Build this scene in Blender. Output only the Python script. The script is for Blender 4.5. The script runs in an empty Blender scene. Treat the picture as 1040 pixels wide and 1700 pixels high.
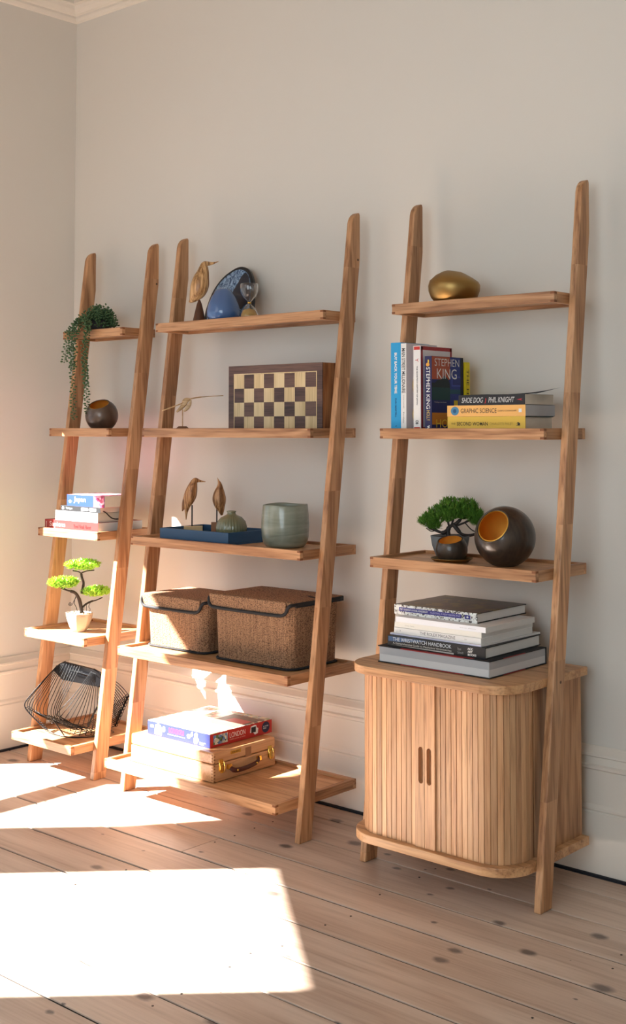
import bpy, bmesh, math, random
from mathutils import Vector, Matrix, noise
random.seed(7)
C = bpy.context.scene.collection
PI = math.pi
SC = bpy.context.scene

# ------------------------------------------------------------------ camera, world, sun, exposure
cam_d = bpy.data.cameras.new('camera'); cam = bpy.data.objects.new('camera', cam_d); C.objects.link(cam)
SC.camera = cam
YAW, PIT, ROL = [math.radians(v) for v in (40.7916, 2.8334, -0.0604)]
fwd = Vector((-math.sin(YAW)*math.cos(PIT), math.cos(YAW)*math.cos(PIT), math.sin(PIT)))
rgt = Vector((math.cos(YAW), math.sin(YAW), 0)); upv = rgt.cross(fwd)
r2 = rgt*math.cos(ROL)+upv*math.sin(ROL); u2 = -rgt*math.sin(ROL)+upv*math.cos(ROL)
M = Matrix((r2, u2, -fwd)).transposed().to_4x4(); M.translation = Vector((3.5188, -2.8254, 1.1593))
cam.matrix_world = M
cam_d.sensor_fit = 'VERTICAL'; cam_d.sensor_height = 36.0
cam_d.lens = 2055.2274*36.0/1700
cam_d.shift_x = -56.541/1700; cam_d.shift_y = -244.014/1700
cam_d.clip_start = 0.05

SC.view_settings.view_transform = 'Standard'; SC.view_settings.look = 'None'
SC.view_settings.gamma = 1; SC.view_settings.use_curve_mapping = False
SC.view_settings.exposure = 0.22

w = bpy.data.worlds.new('sky'); SC.world = w; w.use_nodes = True
bg = w.node_tree.nodes['Background']; bg.inputs[0].default_value = (0.74, 0.87, 1.0, 1); bg.inputs[1].default_value = 1.0

SUN_TRAVEL = Vector((0.725, 0.689, -0.74))
sd = bpy.data.lights.new('sun', 'SUN'); sd.energy = 49; sd.angle = math.radians(0.8); sd.color = (1.0, 0.965, 0.925)
so = bpy.data.objects.new('sun', sd); C.objects.link(so)
so.rotation_euler = (-SUN_TRAVEL).to_track_quat('Z', 'Y').to_euler(); so.location = (-4, -4, 5)

def area(name, loc, target, sx, sy, energy, col):
    d = bpy.data.lights.new(name, 'AREA'); d.shape = 'RECTANGLE'; d.size = sx; d.size_y = sy; d.energy = energy; d.color = col
    o = bpy.data.objects.new(name, d); C.objects.link(o); o.location = loc
    o.rotation_euler = (Vector(loc)-Vector(target)).to_track_quat('Z', 'Y').to_euler()
    return o
# added fill lamps: bay skylight, and one behind the camera with no window
area('bay_fill', (0.62, -2.62, 1.75), (1.6, -1.7, 1.3), 1.3, 1.5, 8, (0.86, 0.93, 1.0))
area('rear_fill', (2.7, -4.05, 1.45), (1.9, 0, 0.9), 2.2, 2.0, 62, (0.74, 0.90, 1.0))

# ------------------------------------------------------------------ helpers
def new_bm(): return bmesh.new()
def box(bm, x0, x1, y0, y1, z0, z1):
    r = bmesh.ops.create_cube(bm, size=1.0)
    for v in r['verts']:
        v.co = Vector(((x0+x1)/2+v.co.x*(x1-x0), (y0+y1)/2+v.co.y*(y1-y0), (z0+z1)/2+v.co.z*(z1-z0)))
    return r['verts']
def prism(bm, pts, axis, a0, a1):
    def P(p, a):
        return Vector((a, p[0], p[1])) if axis == 'x' else Vector((p[0], a, p[1])) if axis == 'y' else Vector((p[0], p[1], a))
    A = [bm.verts.new(P(p, a0)) for p in pts]; B = [bm.verts.new(P(p, a1)) for p in pts]
    n = len(pts); fs = []
    fs.append(bm.faces.new(A)); fs.append(bm.faces.new(B[::-1]))
    for i in range(n): fs.append(bm.faces.new((A[i], B[i], B[(i+1) % n], A[(i+1) % n])))
    bmesh.ops.recalc_face_normals(bm, faces=fs)
    return fs
def lathe(bm, prof, seg=40, cx=0, cy=0, close=False, rfun=None):
    rings = []
    for (r, z) in prof:
        if r < 1e-6: rings.append([bm.verts.new((cx, cy, z))])
        else: rings.append([bm.verts.new((cx+(r*(rfun(a, z) if rfun else 1))*math.cos(a), cy+(r*(rfun(a, z) if rfun else 1))*math.sin(a), z)) for a in [2*PI*k/seg for k in range(seg)]])
    fs = []
    for A, B in zip(rings[:-1], rings[1:]):
        for k in range(seg):
            k2 = (k+1) % seg
            if len(A) == 1 and len(B) == 1: continue
            if len(A) == 1: fs.append(bm.faces.new((A[0], B[k], B[k2])))
            elif len(B) == 1: fs.append(bm.faces.new((A[k], A[k2], B[0])))
            else: fs.append(bm.faces.new((A[k], A[k2], B[k2], B[k])))
    bmesh.ops.recalc_face_normals(bm, faces=fs)
    return fs
def loft(bm, pts, radii, seg=14, flat=None, caps=True):
    """rings along a polyline; radii = r or (ra, rb); ra lies in the plane spanned by tangent and ref"""
    pts = [Vector(p) for p in pts]; rings = []; ref = Vector(flat or (0, 1, 0))
    for i, p in enumerate(pts):
        t = (pts[min(i+1, len(pts)-1)]-pts[max(i-1, 0)]).normalized()
        n = ref-t*ref.dot(t)
        if n.length < 1e-4: n = Vector((1, 0, 0))-t*t.x
        n.normalize(); b = t.cross(n)
        r = radii[min(i, len(radii)-1)] if isinstance(radii, list) else radii
        ra, rb = r if isinstance(r, (list, tuple)) else (r, r)
        rings.append([bm.verts.new(p+b*ra*math.cos(2*PI*k/seg)+n*rb*math.sin(2*PI*k/seg)) for k in range(seg)])
    fs = []
    for A, B in zip(rings[:-1], rings[1:]):
        for k in range(seg): fs.append(bm.faces.new((A[k], A[(k+1) % seg], B[(k+1) % seg], B[k])))
    if caps: fs.append(bm.faces.new(rings[0][::-1])); fs.append(bm.faces.new(rings[-1]))
    bmesh.ops.recalc_face_normals(bm, faces=fs)
def smooth_path(pts, n=2):
    pts = [Vector(p) for p in pts]
    for _ in range(n):
        q = [pts[0]]
        for a, b in zip(pts[:-1], pts[1:]): q += [a*.75+b*.25, a*.25+b*.75]
        q.append(pts[-1]); pts = q
    return pts
def chaikin(pts, n=2):
    for _ in range(n):
        q = []
        for i in range(len(pts)):
            a, b = pts[i], pts[(i+1) % len(pts)]
            q += [(a[0]*.75+b[0]*.25, a[1]*.75+b[1]*.25), (a[0]*.25+b[0]*.75, a[1]*.25+b[1]*.75)]
        pts = q
    return pts
def obj(name, bm, mat, parent=None, loc=None, bevel=0, smooth=False, seg=2, kind=None):
    me = bpy.data.meshes.new(name); bm.to_mesh(me); bm.free()
    if smooth:
        for p in me.polygons: p.use_smooth = True
    o = bpy.data.objects.new(name, me); C.objects.link(o)
    if mat: me.materials.append(mat)
    if parent: o.parent = parent
    if loc: o.location = loc
    if bevel:
        m = o.modifiers.new('bevel', 'BEVEL'); m.width = bevel; m.segments = seg; m.limit_method = 'ANGLE'; m.angle_limit = math.radians(35)
    if kind: o['kind'] = kind
    return o
def tag(o, label, cat, group=None):
    o['label'] = label; o['category'] = cat
    if group: o['group'] = group
    return o
def thing(name, label, cat, loc=(0, 0, 0), rotz=0, group=None):
    o = bpy.data.objects.new(name, None); C.objects.link(o); o.location = loc; o.rotation_euler = (0, 0, rotz)
    o.empty_display_size = 0.05
    return tag(o, label, cat, group)
def struct(o): o['kind'] = 'structure'; return o
def boxo(name, mat, parent, x0, x1, y0, y1, z0, z1, bevel=0, **k):
    bm = new_bm(); box(bm, x0, x1, y0, y1, z0, z1); return obj(name, bm, mat, parent, bevel=bevel, **k)

# ------------------------------------------------------------------ materials
def srgb(r, g, b):
    f = lambda c: ((c/255)/12.92 if c/255 <= .04045 else (((c/255)+.055)/1.055)**2.4)
    return (f(r), f(g), f(b), 1)
def base_mat(name):
    m = bpy.data.materials.new(name); m.use_nodes = True
    return m, m.node_tree.nodes, m.node_tree.links, m.node_tree.nodes['Principled BSDF']
def plain(name, col, rough=.6, metal=0, coat=0, trans=0, ior=1.45, noise_amt=0, noise_scale=30, bump=0):
    m, N, L, P = base_mat(name)
    P.inputs['Base Color'].default_value = col; P.inputs['Roughness'].default_value = rough; P.inputs['Metallic'].default_value = metal
    P.inputs['Coat Weight'].default_value = coat; P.inputs['Transmission Weight'].default_value = trans; P.inputs['IOR'].default_value = ior
    if noise_amt or bump:
        tc = N.new('ShaderNodeTexCoord'); nz = N.new('ShaderNodeTexNoise'); nz.inputs['Scale'].default_value = noise_scale; nz.inputs['Detail'].default_value = 5
        L.new(tc.outputs['Object'], nz.inputs['Vector'])
        if noise_amt:
            mr = N.new('ShaderNodeMapRange'); mr.inputs['To Min'].default_value = 1-noise_amt; mr.inputs['To Max'].default_value = 1+noise_amt
            L.new(nz.outputs['Fac'], mr.inputs['Value'])
            mx = N.new('ShaderNodeMix'); mx.data_type = 'RGBA'; mx.blend_type = 'MULTIPLY'; mx.inputs['Factor'].default_value = 1
            mx.inputs['A'].default_value = col; L.new(mr.outputs['Result'], mx.inputs['B']); L.new(mx.outputs['Result'], P.inputs['Base Color'])
        if bump:
            b = N.new('ShaderNodeBump'); b.inputs['Strength'].default_value = bump; b.inputs['Distance'].default_value = .002
            L.new(nz.outputs['Fac'], b.inputs['Height']); L.new(b.outputs['Normal'], P.inputs['Normal'])
    return m
def wood(name, axis, dark, mid, light, rough=.45, fine=1.0, stave=.0, tone=.12, knots=False, ringscale=5.0, pore=.25, blend=.62):
    """grain along axis (0,1,2) in object space; stave = length of glued staves with their own tone"""
    m, N, L, P = base_mat(name)
    P.inputs['Roughness'].default_value = rough
    tc = N.new('ShaderNodeTexCoord'); oi = N.new('ShaderNodeObjectInfo')
    mul = N.new('ShaderNodeMath'); mul.operation = 'MULTIPLY'; mul.inputs[1].default_value = 37.0; L.new(oi.outputs['Random'], mul.inputs[0])
    cb = N.new('ShaderNodeCombineXYZ')
    for i in range(3): L.new(mul.outputs[0], cb.inputs[i])
    def mapped(sl, sc):
        mp = N.new('ShaderNodeMapping'); s = [sc]*3; s[axis] = sl; mp.inputs['Scale'].default_value = s
        L.new(tc.outputs['Object'], mp.inputs['Vector'])
        ad = N.new('ShaderNodeVectorMath'); ad.operation = 'ADD'; L.new(mp.outputs[0], ad.inputs[0]); L.new(cb.outputs[0], ad.inputs[1])
        return ad
    a = mapped(1.1*fine, 11*fine)
    segv = None
    if stave:
        sx = N.new('ShaderNodeSeparateXYZ'); L.new(tc.outputs['Object'], sx.inputs[0])
        mm = N.new('ShaderNodeMath'); mm.operation = 'MULTIPLY_ADD'; mm.inputs[1].default_value = 1/stave; L.new(sx.outputs[axis], mm.inputs[0]); L.new(oi.outputs['Random'], mm.inputs[2])
        fl = N.new('ShaderNodeMath'); fl.operation = 'FLOOR'; L.new(mm.outputs[0], fl.inputs[0])
        m3 = N.new('ShaderNodeMath'); m3.operation = 'ADD'; L.new(fl.outputs[0], m3.inputs[0]); L.new(mul.outputs[0], m3.inputs[1])
        wn = N.new('ShaderNodeTexWhiteNoise'); wn.noise_dimensions = '1D'; L.new(m3.outputs[0], wn.inputs['W']); segv = wn.outputs['Value']
        ad2 = N.new('ShaderNodeVectorMath'); ad2.operation = 'ADD'; L.new(a.outputs[0], ad2.inputs[0])
        sc5 = N.new('ShaderNodeVectorMath'); sc5.operation = 'SCALE'; sc5.inputs['Scale'].default_value = 9; L.new(wn.outputs['Color'], sc5.inputs[0]); L.new(sc5.outputs[0], ad2.inputs[1]); a = ad2
    nz = N.new('ShaderNodeTexNoise'); nz.inputs['Scale'].default_value = 1.3; nz.inputs['Detail'].default_value = 4; nz.inputs['Distortion'].default_value = .4
    L.new(a.outputs[0], nz.inputs['Vector'])
    # cathedral rings: sine of the smooth noise
    s1 = N.new('ShaderNodeMath'); s1.operation = 'MULTIPLY'; s1.inputs[1].default_value = ringscale*6; L.new(nz.outputs['Fac'], s1.inputs[0])
    s2 = N.new('ShaderNodeMath'); s2.operation = 'SINE'; L.new(s1.outputs[0], s2.inputs[0])
    s3 = N.new('ShaderNodeMapRange'); s3.inputs['From Min'].default_value = -1; s3.inputs['From Max'].default_value = 1; L.new(s2.outputs[0], s3.inputs['Value'])
    b = mapped(9*fine, 210*fine)
    n2 = N.new('ShaderNodeTexNoise'); n2.inputs['Scale'].default_value = 1; n2.inputs['Detail'].default_value = 3; L.new(b.outputs[0], n2.inputs['Vector'])
    mixv = N.new('ShaderNodeMix'); mixv.data_type = 'FLOAT'; mixv.inputs['Factor'].default_value = blend
    L.new(s3.outputs[0], mixv.inputs['A']); L.new(n2.outputs['Fac'], mixv.inputs['B'])
    cr = N.new('ShaderNodeValToRGB'); cr.color_ramp.elements[0].position = .22; cr.color_ramp.elements[0].color = dark
    cr.color_ramp.elements[1].position = .8; cr.color_ramp.elements[1].color = light
    e = cr.color_ramp.elements.new(.48); e.color = mid
    L.new(mixv.outputs['Result'], cr.inputs['Fac'])
    out = cr.outputs['Color']
    def mult(sock, val_sock=None, const=None):
        mx = N.new('ShaderNodeMix'); mx.data_type = 'RGBA'; mx.blend_type = 'MULTIPLY'; mx.inputs['Factor'].default_value = 1
        L.new(sock, mx.inputs['A']); L.new(val_sock, mx.inputs['B']); return mx.outputs['Result']
    # dark pores
    pm = N.new('ShaderNodeMapRange'); pm.inputs['From Min'].default_value = .28; pm.inputs['From Max'].default_value = .45; pm.inputs['To Min'].default_value = 1-pore; pm.inputs['To Max'].default_value = 1
    L.new(n2.outputs['Fac'], pm.inputs['Value']); out = mult(out, pm.outputs['Result'])
    # tone per object and per stave
    tm = N.new('ShaderNodeMapRange'); tm.inputs['To Min'].default_value = 1-tone; tm.inputs['To Max'].default_value = 1+tone
    L.new(segv if segv else oi.outputs['Random'], tm.inputs['Value']); out = mult(out, tm.outputs['Result'])
    if knots:
        mp = N.new('ShaderNodeMapping'); s = [8.0]*3; s[axis] = 5.2; mp.inputs['Scale'].default_value = s; L.new(tc.outputs['Object'], mp.inputs['Vector'])
        ad = N.new('ShaderNodeVectorMath'); ad.operation = 'ADD'; L.new(mp.outputs[0], ad.inputs[0]); L.new(cb.outputs[0], ad.inputs[1])
        nd = N.new('ShaderNodeTexNoise'); nd.inputs['Scale'].default_value = 9; L.new(ad.outputs[0], nd.inputs['Vector'])
        dm = N.new('ShaderNodeVectorMath'); dm.operation = 'MULTIPLY_ADD'; L.new(nd.outputs['Color'], dm.inputs[0]); dm.inputs[1].default_value = (.06, .06, .06); L.new(ad.outputs[0], dm.inputs[2])
        vo = N.new('ShaderNodeTexVoronoi'); vo.voronoi_dimensions = '2D'; vo.inputs['Scale'].default_value = 1.0; L.new(dm.outputs[0], vo.inputs['Vector'])
        km = N.new('ShaderNodeMapRange'); km.inputs['From Min'].default_value = .035; km.inputs['From Max'].default_value = .085; km.inputs['To Min'].default_value = 1; km.inputs['To Max'].default_value = 0
        L.new(vo.outputs['Distance'], km.inputs['Value'])
        ks = N.new('ShaderNodeSeparateColor'); L.new(vo.outputs['Color'], ks.inputs[0])
        kc = N.new('ShaderNodeMath'); kc.operation = 'MULTIPLY_ADD'; L.new(ks.outputs[0], kc.inputs[0]); kc.inputs[1].default_value = .25; kc.inputs[2].default_value = -.075
        kx = N.new('ShaderNodeMath'); kx.operation = 'MAXIMUM'; L.new(kc.outputs[0], kx.inputs[0]); kx.inputs[1].default_value = .002; kc = kx
        kd = N.new('ShaderNodeMath'); kd.operation = 'MULTIPLY'; L.new(kc.outputs[0], kd.inputs[0]); kd.inputs[1].default_value = .45
        L.new(kc.outputs[0], km.inputs['From Max']); L.new(kd.outputs[0], km.inputs['From Min'])
        mx = N.new('ShaderNodeMix'); mx.data_type = 'RGBA'; L.new(km.outputs['Result'], mx.inputs['Factor']); L.new(out, mx.inputs['A']); mx.inputs['B'].default_value = srgb(112, 98, 90)
        out = mx.outputs['Result']
    L.new(out, P.inputs['Base Color'])
    bp = N.new('ShaderNodeBump'); bp.inputs['Strength'].default_value = .12; bp.inputs['Distance'].default_value = .0006; L.new(n2.outputs['Fac'], bp.inputs['Height']); L.new(bp.outputs['Normal'], P.inputs['Normal'])
    return m
OD, OM, OL = srgb(148, 100, 64), srgb(178, 129, 88), srgb(200, 152, 110)
oak = [wood('oak_%s' % 'xyz'[i], i, OD, OM, OL, stave=(.33 if i == 2 else .0)) for i in range(3)]
oak_slat = wood('oak_slat', 2, srgb(172, 122, 84), srgb(196, 148, 106), srgb(212, 168, 126), tone=.22, ringscale=2.0, blend=.75)
oak_stave = wood('oak_panel', 0, srgb(160, 112, 74), srgb(190, 142, 98), srgb(206, 160, 116), tone=.10)
oak_end = plain('oak_end_grain', srgb(128, 78, 46), .6, noise_amt=.2, noise_scale=200)
pine = wood('whitewashed_pine_floor', 0, srgb(180, 153, 134), srgb(196, 171, 152), srgb(208, 185, 167), rough=.42, fine=.55, tone=.06, knots=True, pore=.08, ringscale=4)
teak = wood('teak_sculpture', 2, srgb(96, 58, 30), srgb(162, 110, 66), srgb(206, 158, 108), rough=.4, fine=2.6, tone=.05, ringscale=5.5)
olivewood = wood('striped_light_teak', 2, srgb(128, 84, 48), srgb(194, 148, 96), srgb(222, 182, 132), rough=.35, fine=1.9, tone=.03, ringscale=6)
walnut = wood('walnut', 0, srgb(58, 38, 34), srgb(88, 62, 54), srgb(106, 78, 66), rough=.5, fine=1.6, tone=.1, ringscale=2)
maple = wood('maple', 2, srgb(190, 164, 120), srgb(212, 188, 144), srgb(222, 200, 160), rough=.5, fine=1.2, tone=.06, ringscale=2, pore=.08)
balsa = wood('pale_wood', 0, srgb(178, 142, 98), srgb(204, 170, 126), srgb(220, 190, 150), rough=.5, fine=2, tone=.05)
casewood = wood('varnished_beech', 1, srgb(176, 122, 80), srgb(200, 148, 102), srgb(214, 166, 120), rough=.35, fine=1, tone=.03, ringscale=2, pore=.1)
wall_paint = plain('cream_wall_paint', srgb(218, 212, 203), .85, noise_amt=.012, noise_scale=2.5, bump=.05)
trim_paint = plain('cream_gloss_woodwork_paint', srgb(226, 217, 205), .5, noise_amt=.015, noise_scale=4)
ceil_paint = plain('ceiling_paint', srgb(196, 186, 172), .9)
dark_gap = plain('dark_gap', (.012, .012, .018, 1), .9)
subfloor = plain('dark_subfloor', (.02, .015, .012, 1), .9)
black = plain('black_cloth_binding', (.012, .012, .014, 1), .75)
blackwire = plain('black_powder_coated_wire', (.006, .006, .007, 1), .32); blackwire.node_tree.nodes['Principled BSDF'].inputs['Specular IOR Level'].default_value = .22
paper = plain('page_paper', srgb(206, 196, 180), .9, noise_amt=.06, noise_scale=60)
paper_w = plain('white_page_paper', srgb(214, 212, 208), .85, noise_amt=.05, noise_scale=60)
paper_g = plain('grey_page_paper', srgb(176, 176, 178), .8, noise_amt=.04, noise_scale=60)
def pages(name, col):      # thin leaf lines stacked along local z or x
    return plain(name, col, .85)
brass = plain('aged_gold_metal', srgb(158, 126, 76), .42, 1, noise_amt=.12, noise_scale=12)
gold = plain('polished_brass', srgb(226, 186, 92), .22, 1)
goldleaf = plain('orange_gold_leaf', srgb(244, 180, 72), .5, .4, noise_amt=.15, noise_scale=25)
tealgrey = plain('satin_navy_tray', srgb(44, 78, 110), .45)
blueglaze = plain('glossy_blue_glaze', srgb(70, 102, 150), .18, coat=.6, noise_amt=.05, noise_scale=8)
concrete = plain('pale_concrete_pot', srgb(170, 162, 150), .85, noise_amt=.08, noise_scale=60, bump=.2)
greypot = plain('grey_concrete_pot', srgb(112, 114, 116), .8, noise_amt=.1, noise_scale=60)
soil = plain('dark_soil', srgb(40, 32, 26), .95)
pebble = plain('cream_pebble', srgb(226, 208, 176), .7)
bark = plain('dark_trunk', srgb(44, 34, 30), .55, noise_amt=.2, noise_scale=60, bump=.4)
lime = plain('lime_leaf', srgb(176, 224, 84), .5, noise_amt=.3, noise_scale=40)
limed = plain('lime_leaf_deep', srgb(132, 190, 60), .5, noise_amt=.25, noise_scale=40)
needle = plain('green_needle', srgb(150, 196, 66), .55, noise_amt=.35, noise_scale=60)
needled = plain('deep_green_needle', srgb(92, 138, 46), .6, noise_amt=.3, noise_scale=60)
bead = plain('grey_green_succulent', srgb(70, 98, 60), .5, noise_amt=.3, noise_scale=60)
white = plain('white_print', srgb(238, 236, 232), .5)
offwhite = plain('white_cover', srgb(232, 229, 226), .45)
glass = plain('clear_glass', (1, 1, 1, 1), .02, trans=1, ior=1.45)
sand = plain('amber_sand', srgb(206, 160, 84), .8)
bronze_w = None
def streaky(name, c1, c2, scale, axis, rough, metal=0, coat=0, dist=.5):
    m, N, L, P = base_mat(name); P.inputs['Roughness'].default_value = rough; P.inputs['Metallic'].default_value = metal; P.inputs['Coat Weight'].default_value = coat
    tc = N.new('ShaderNodeTexCoord'); mp = N.new('ShaderNodeMapping'); mp.inputs['Scale'].default_value = scale; L.new(tc.outputs['Object'], mp.inputs['Vector'])
    nz = N.new('ShaderNodeTexNoise'); nz.inputs['Scale'].default_value = 1; nz.inputs['Detail'].default_value = 6; nz.inputs['Distortion'].default_value = dist; L.new(mp.outputs[0], nz.inputs['Vector'])
    cr = N.new('ShaderNodeValToRGB'); cr.color_ramp.elements[0].position = .35; cr.color_ramp.elements[0].color = c1; cr.color_ramp.elements[1].position = .65; cr.color_ramp.elements[1].color = c2
    L.new(nz.outputs['Fac'], cr.inputs['Fac']); L.new(cr.outputs['Color'], P.inputs['Base Color'])
    return m
darkshell = streaky('brushed_dark_bronze', srgb(52, 42, 36), srgb(72, 60, 50), (40, 90, 25), 0, .38, .35, .3)
brownshell = streaky('brown_bronze', srgb(74, 58, 50), srgb(100, 82, 70), (30, 30, 10), 0, .35, .4, .3)
smokeglass = streaky('smoky_grey_green_art_glass', srgb(104, 110, 96), srgb(140, 146, 132), (5, 5, 34), 0, .28, 0, .5, 1.2)
olive = plain('olive_celadon_glaze', srgb(112, 112, 84), .15, coat=.8, noise_amt=.15, noise_scale=30)
marble = streaky('blue_reactive_glaze', srgb(34, 60, 98), srgb(150, 182, 214), (60, 60, 60), 0, .25, 0, .5, 2.5)
navy = plain('navy_glaze', srgb(22, 26, 44), .3, coat=.4)
plateblack = plain('black_glaze_rim', srgb(20, 20, 24), .3)
def weave(name, c1, c2, horizontal=False):
    m, N, L, P = base_mat(name); P.inputs['Roughness'].default_value = .85
    tc = N.new('ShaderNodeTexCoord'); mp = N.new('ShaderNodeMapping'); mp.inputs['Scale'].default_value = (240, 240, 420); L.new(tc.outputs['Object'], mp.inputs['Vector'])
    vo = N.new('ShaderNodeTexVoronoi'); vo.inputs['Scale'].default_value = 1; L.new(mp.outputs[0], vo.inputs['Vector'])
    mp2 = N.new('ShaderNodeMapping'); mp2.inputs['Scale'].default_value = (230, 230, 6) if not horizontal else (6, 230, 230); L.new(tc.outputs['Object'], mp2.inputs['Vector'])
    nz = N.new('ShaderNodeTexNoise'); nz.inputs['Scale'].default_value = 1; nz.inputs['Detail'].default_value = 2; L.new(mp2.outputs[0], nz.inputs['Vector'])
    mxf = N.new('ShaderNodeMix'); mxf.data_type = 'FLOAT'; mxf.inputs['Factor'].default_value = .4; L.new(vo.outputs['Distance'], mxf.inputs['A']); L.new(nz.outputs['Fac'], mxf.inputs['B'])
    cr = N.new('ShaderNodeValToRGB'); cr.color_ramp.elements[0].position = .25; cr.color_ramp.elements[0].color = c2; cr.color_ramp.elements[1].position = .72; cr.color_ramp.elements[1].color = c1
    L.new(mxf.outputs['Result'], cr.inputs['Fac']); L.new(cr.outputs['Color'], P.inputs['Base Color'])
    bp = N.new('ShaderNodeBump'); bp.invert = True; bp.inputs['Strength'].default_value = .9; bp.inputs['Distance'].default_value = .003; L.new(mxf.outputs['Result'], bp.inputs['Height']); L.new(bp.outputs['Normal'], P.inputs['Normal'])
    return m
seagrass = weave('woven_seagrass', srgb(92, 62, 42), srgb(182, 138, 102))
def cover_art(name, cols, scale, rough=.35):
    m, N, L, P = base_mat(name); P.inputs['Roughness'].default_value = rough
    tc = N.new('ShaderNodeTexCoord'); vo = N.new('ShaderNodeTexVoronoi'); vo.inputs['Scale'].default_value = scale; L.new(tc.outputs['Object'], vo.inputs['Vector'])
    sp = N.new('ShaderNodeSeparateColor'); L.new(vo.outputs['Color'], sp.inputs[0])
    cr = N.new('ShaderNodeValToRGB'); cr.color_ramp.interpolation = 'CONSTANT'
    for i, c in enumerate(cols):
        e = cr.color_ramp.elements[i] if i < 2 else cr.color_ramp.elements.new(i/len(cols))
        e.position = i/len(cols); e.color = c
    L.new(sp.outputs[0], cr.inputs['Fac']); L.new(cr.outputs['Color'], P.inputs['Base Color'])
    return m
_mc = {}
def ink(r, g, b, rough=.5):
    k = (r, g, b, rough)
    if k not in _mc: _mc[k] = plain('print_%d_%d_%d' % (r, g, b), srgb(r, g, b), rough)
    return _mc[k]

# ------------------------------------------------------------------ lettering (flat print, a hair proud of its surface)
_fc = {}
def txt(s, parent, mat, o, right, up, height, width=None, name='lettering', bold=0, shear=0):
    cu = bpy.data.curves.new('t', 'FONT'); cu.body = s; cu.size = 1; cu.resolution_u = 3; cu.offset = bold; cu.shear = shear
    to = bpy.data.objects.new('t', cu); C.objects.link(to)
    me = bpy.data.meshes.new_from_object(to); bpy.data.objects.remove(to); bpy.data.curves.remove(cu)
    xs = [v.co.x for v in me.vertices]; ys = [v.co.y for v in me.vertices]
    x0, x1, y0, y1 = min(xs), max(xs), min(ys), max(ys)
    sy = height/(y1-y0); sx = (width/(x1-x0)) if width else sy
    R, U = Vector(right).normalized(), Vector(up).normalized(); O = Vector(o)+R.cross(U)*.0005
    for v in me.vertices: v.co = O+R*((v.co.x-x0)*sx)+U*((v.co.y-y0)*sy)
    me.materials.clear(); me.materials.append(mat)
    ob = bpy.data.objects.new(name, me); C.objects.link(ob); ob.parent = parent
    return ob
def patch(name, parent, mat, o, right, up, w_, h_, off=.0003, shape=None, thick=0):
    bm = new_bm(); R, U = Vector(right).normalized(), Vector(up).normalized(); O = Vector(o)+R.cross(U)*off
    pts = shape or [(0, 0), (1, 0), (1, 1), (0, 1)]
    f = bm.faces.new([bm.verts.new(O+R*w_*a+U*h_*b) for a, b in pts])
    if thick:
        r = bmesh.ops.extrude_face_region(bm, geom=[f]); 
        for v in r['geom']:
            if isinstance(v, bmesh.types.BMVert): v.co += R.cross(U)*thick
        bmesh.ops.recalc_face_normals(bm, faces=bm.faces)
    return obj(name, bm, mat, parent)
DISC = [(.5+.5*math.cos(2*PI*k/24), .5+.5*math.sin(2*PI*k/24)) for k in range(24)]

# ------------------------------------------------------------------ the room
WY = 0.081            # face of the back wall
WX = -0.377           # face of the left wall
BB = 0.056            # front of the back baseboard
CEIL = 2.79
def wall_box(name, *a):
    return struct(boxo(name, wall_paint, None, *a))
wall_box('wall_back', WX-.15, 5.3, WY, WY+.15, -.05, CEIL+.05)
# left wall with its tall bay opening (a transom bar crosses it)
bm = new_bm()
for a in ((WX-.15, WX, -.47, WY, -.05, CEIL+.05), (WX-.15, WX, -1.580, -.47, 1.595, CEIL+.05), (WX-.15, WX, -1.70, -1.580, -.05, CEIL+.05)): box(bm, *a)
prism(bm, [(-1.582, 1.18), (-1.515, 1.36), (-1.47, 1.60), (-1.582, 1.60)], 'x', WX-.15, WX)  # wedge added in the opening's corner to block stray sun on the shelves
struct(obj('wall_left', bm, wall_paint))
bm = new_bm()
box(bm, WX-.02, WX, -1.580, -.47, .55, .655); box(bm, WX-.15, WX-.13, -1.580, -.62, 0, .02); box(bm, WX-.15, WX-.13, -1.580, -1.60, .02, 1.595)
struct(obj('window_1', bm, trim_paint))
# angled bay wall with a window
T0 = Vector((WX, -1.70)); TD = Vector((.689, -.725))
def bay(name, t0, t1, z0, z1, th, mat):
    bm = new_bm(); n = Vector((TD.y, -TD.x))*th
    P = [T0+TD*t0, T0+TD*t1, T0+TD*t1+n, T0+TD*t0+n]
    prism(bm, [(p.x, p.y) for p in P], 'z', z0, z1); return bm
bm = new_bm()
def add_bay(bm, t0, t1, z0, z1, th):
    n = Vector((TD.y, -TD.x))*th
    P = [T0+TD*t0, T0+TD*t1, T0+TD*t1+n, T0+TD*t0+n]
    prism(bm, [(p.x, p.y) for p in P], 'z', z0, z1)
add_bay(bm, -.05, .186, -.05, CEIL+.05, .12); add_bay(bm, .186, .883, -.05, .60, .12); n_ = Vector((TD.y, -TD.x))*.12; va = []
for t_, z_ in ((.186, 1.572), (.883, 1.628)):  # lintel tilted to slant the edge of the floor's sun patch
    for q_ in (T0+TD*t_, T0+TD*t_+n_): va.append((bm.verts.new((q_.x, q_.y, z_)), bm.verts.new((q_.x, q_.y, CEIL+.05))))
(a0_, a1_), (b0_, b1_), (c0_, c1_), (d0_, d1_) = va
for f_ in ((a0_, b0_, d0_, c0_), (a1_, c1_, d1_, b1_), (a0_, a1_, b1_, b0_), (c0_, d0_, d1_, c1_), (a0_, c0_, c1_, a1_), (b0_, b1_, d1_, d0_)): bm.faces.new(f_)
bmesh.ops.recalc_face_normals(bm, faces=bm.faces)
add_bay(bm, .883, 3.5, -.05, CEIL+.05, .12)
struct(obj('wall_bay', bm, wall_paint))
bm = new_bm(); add_bay(bm, .15, .92, .575, .60, .16)
struct(obj('window_2', bm, trim_paint))
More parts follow.
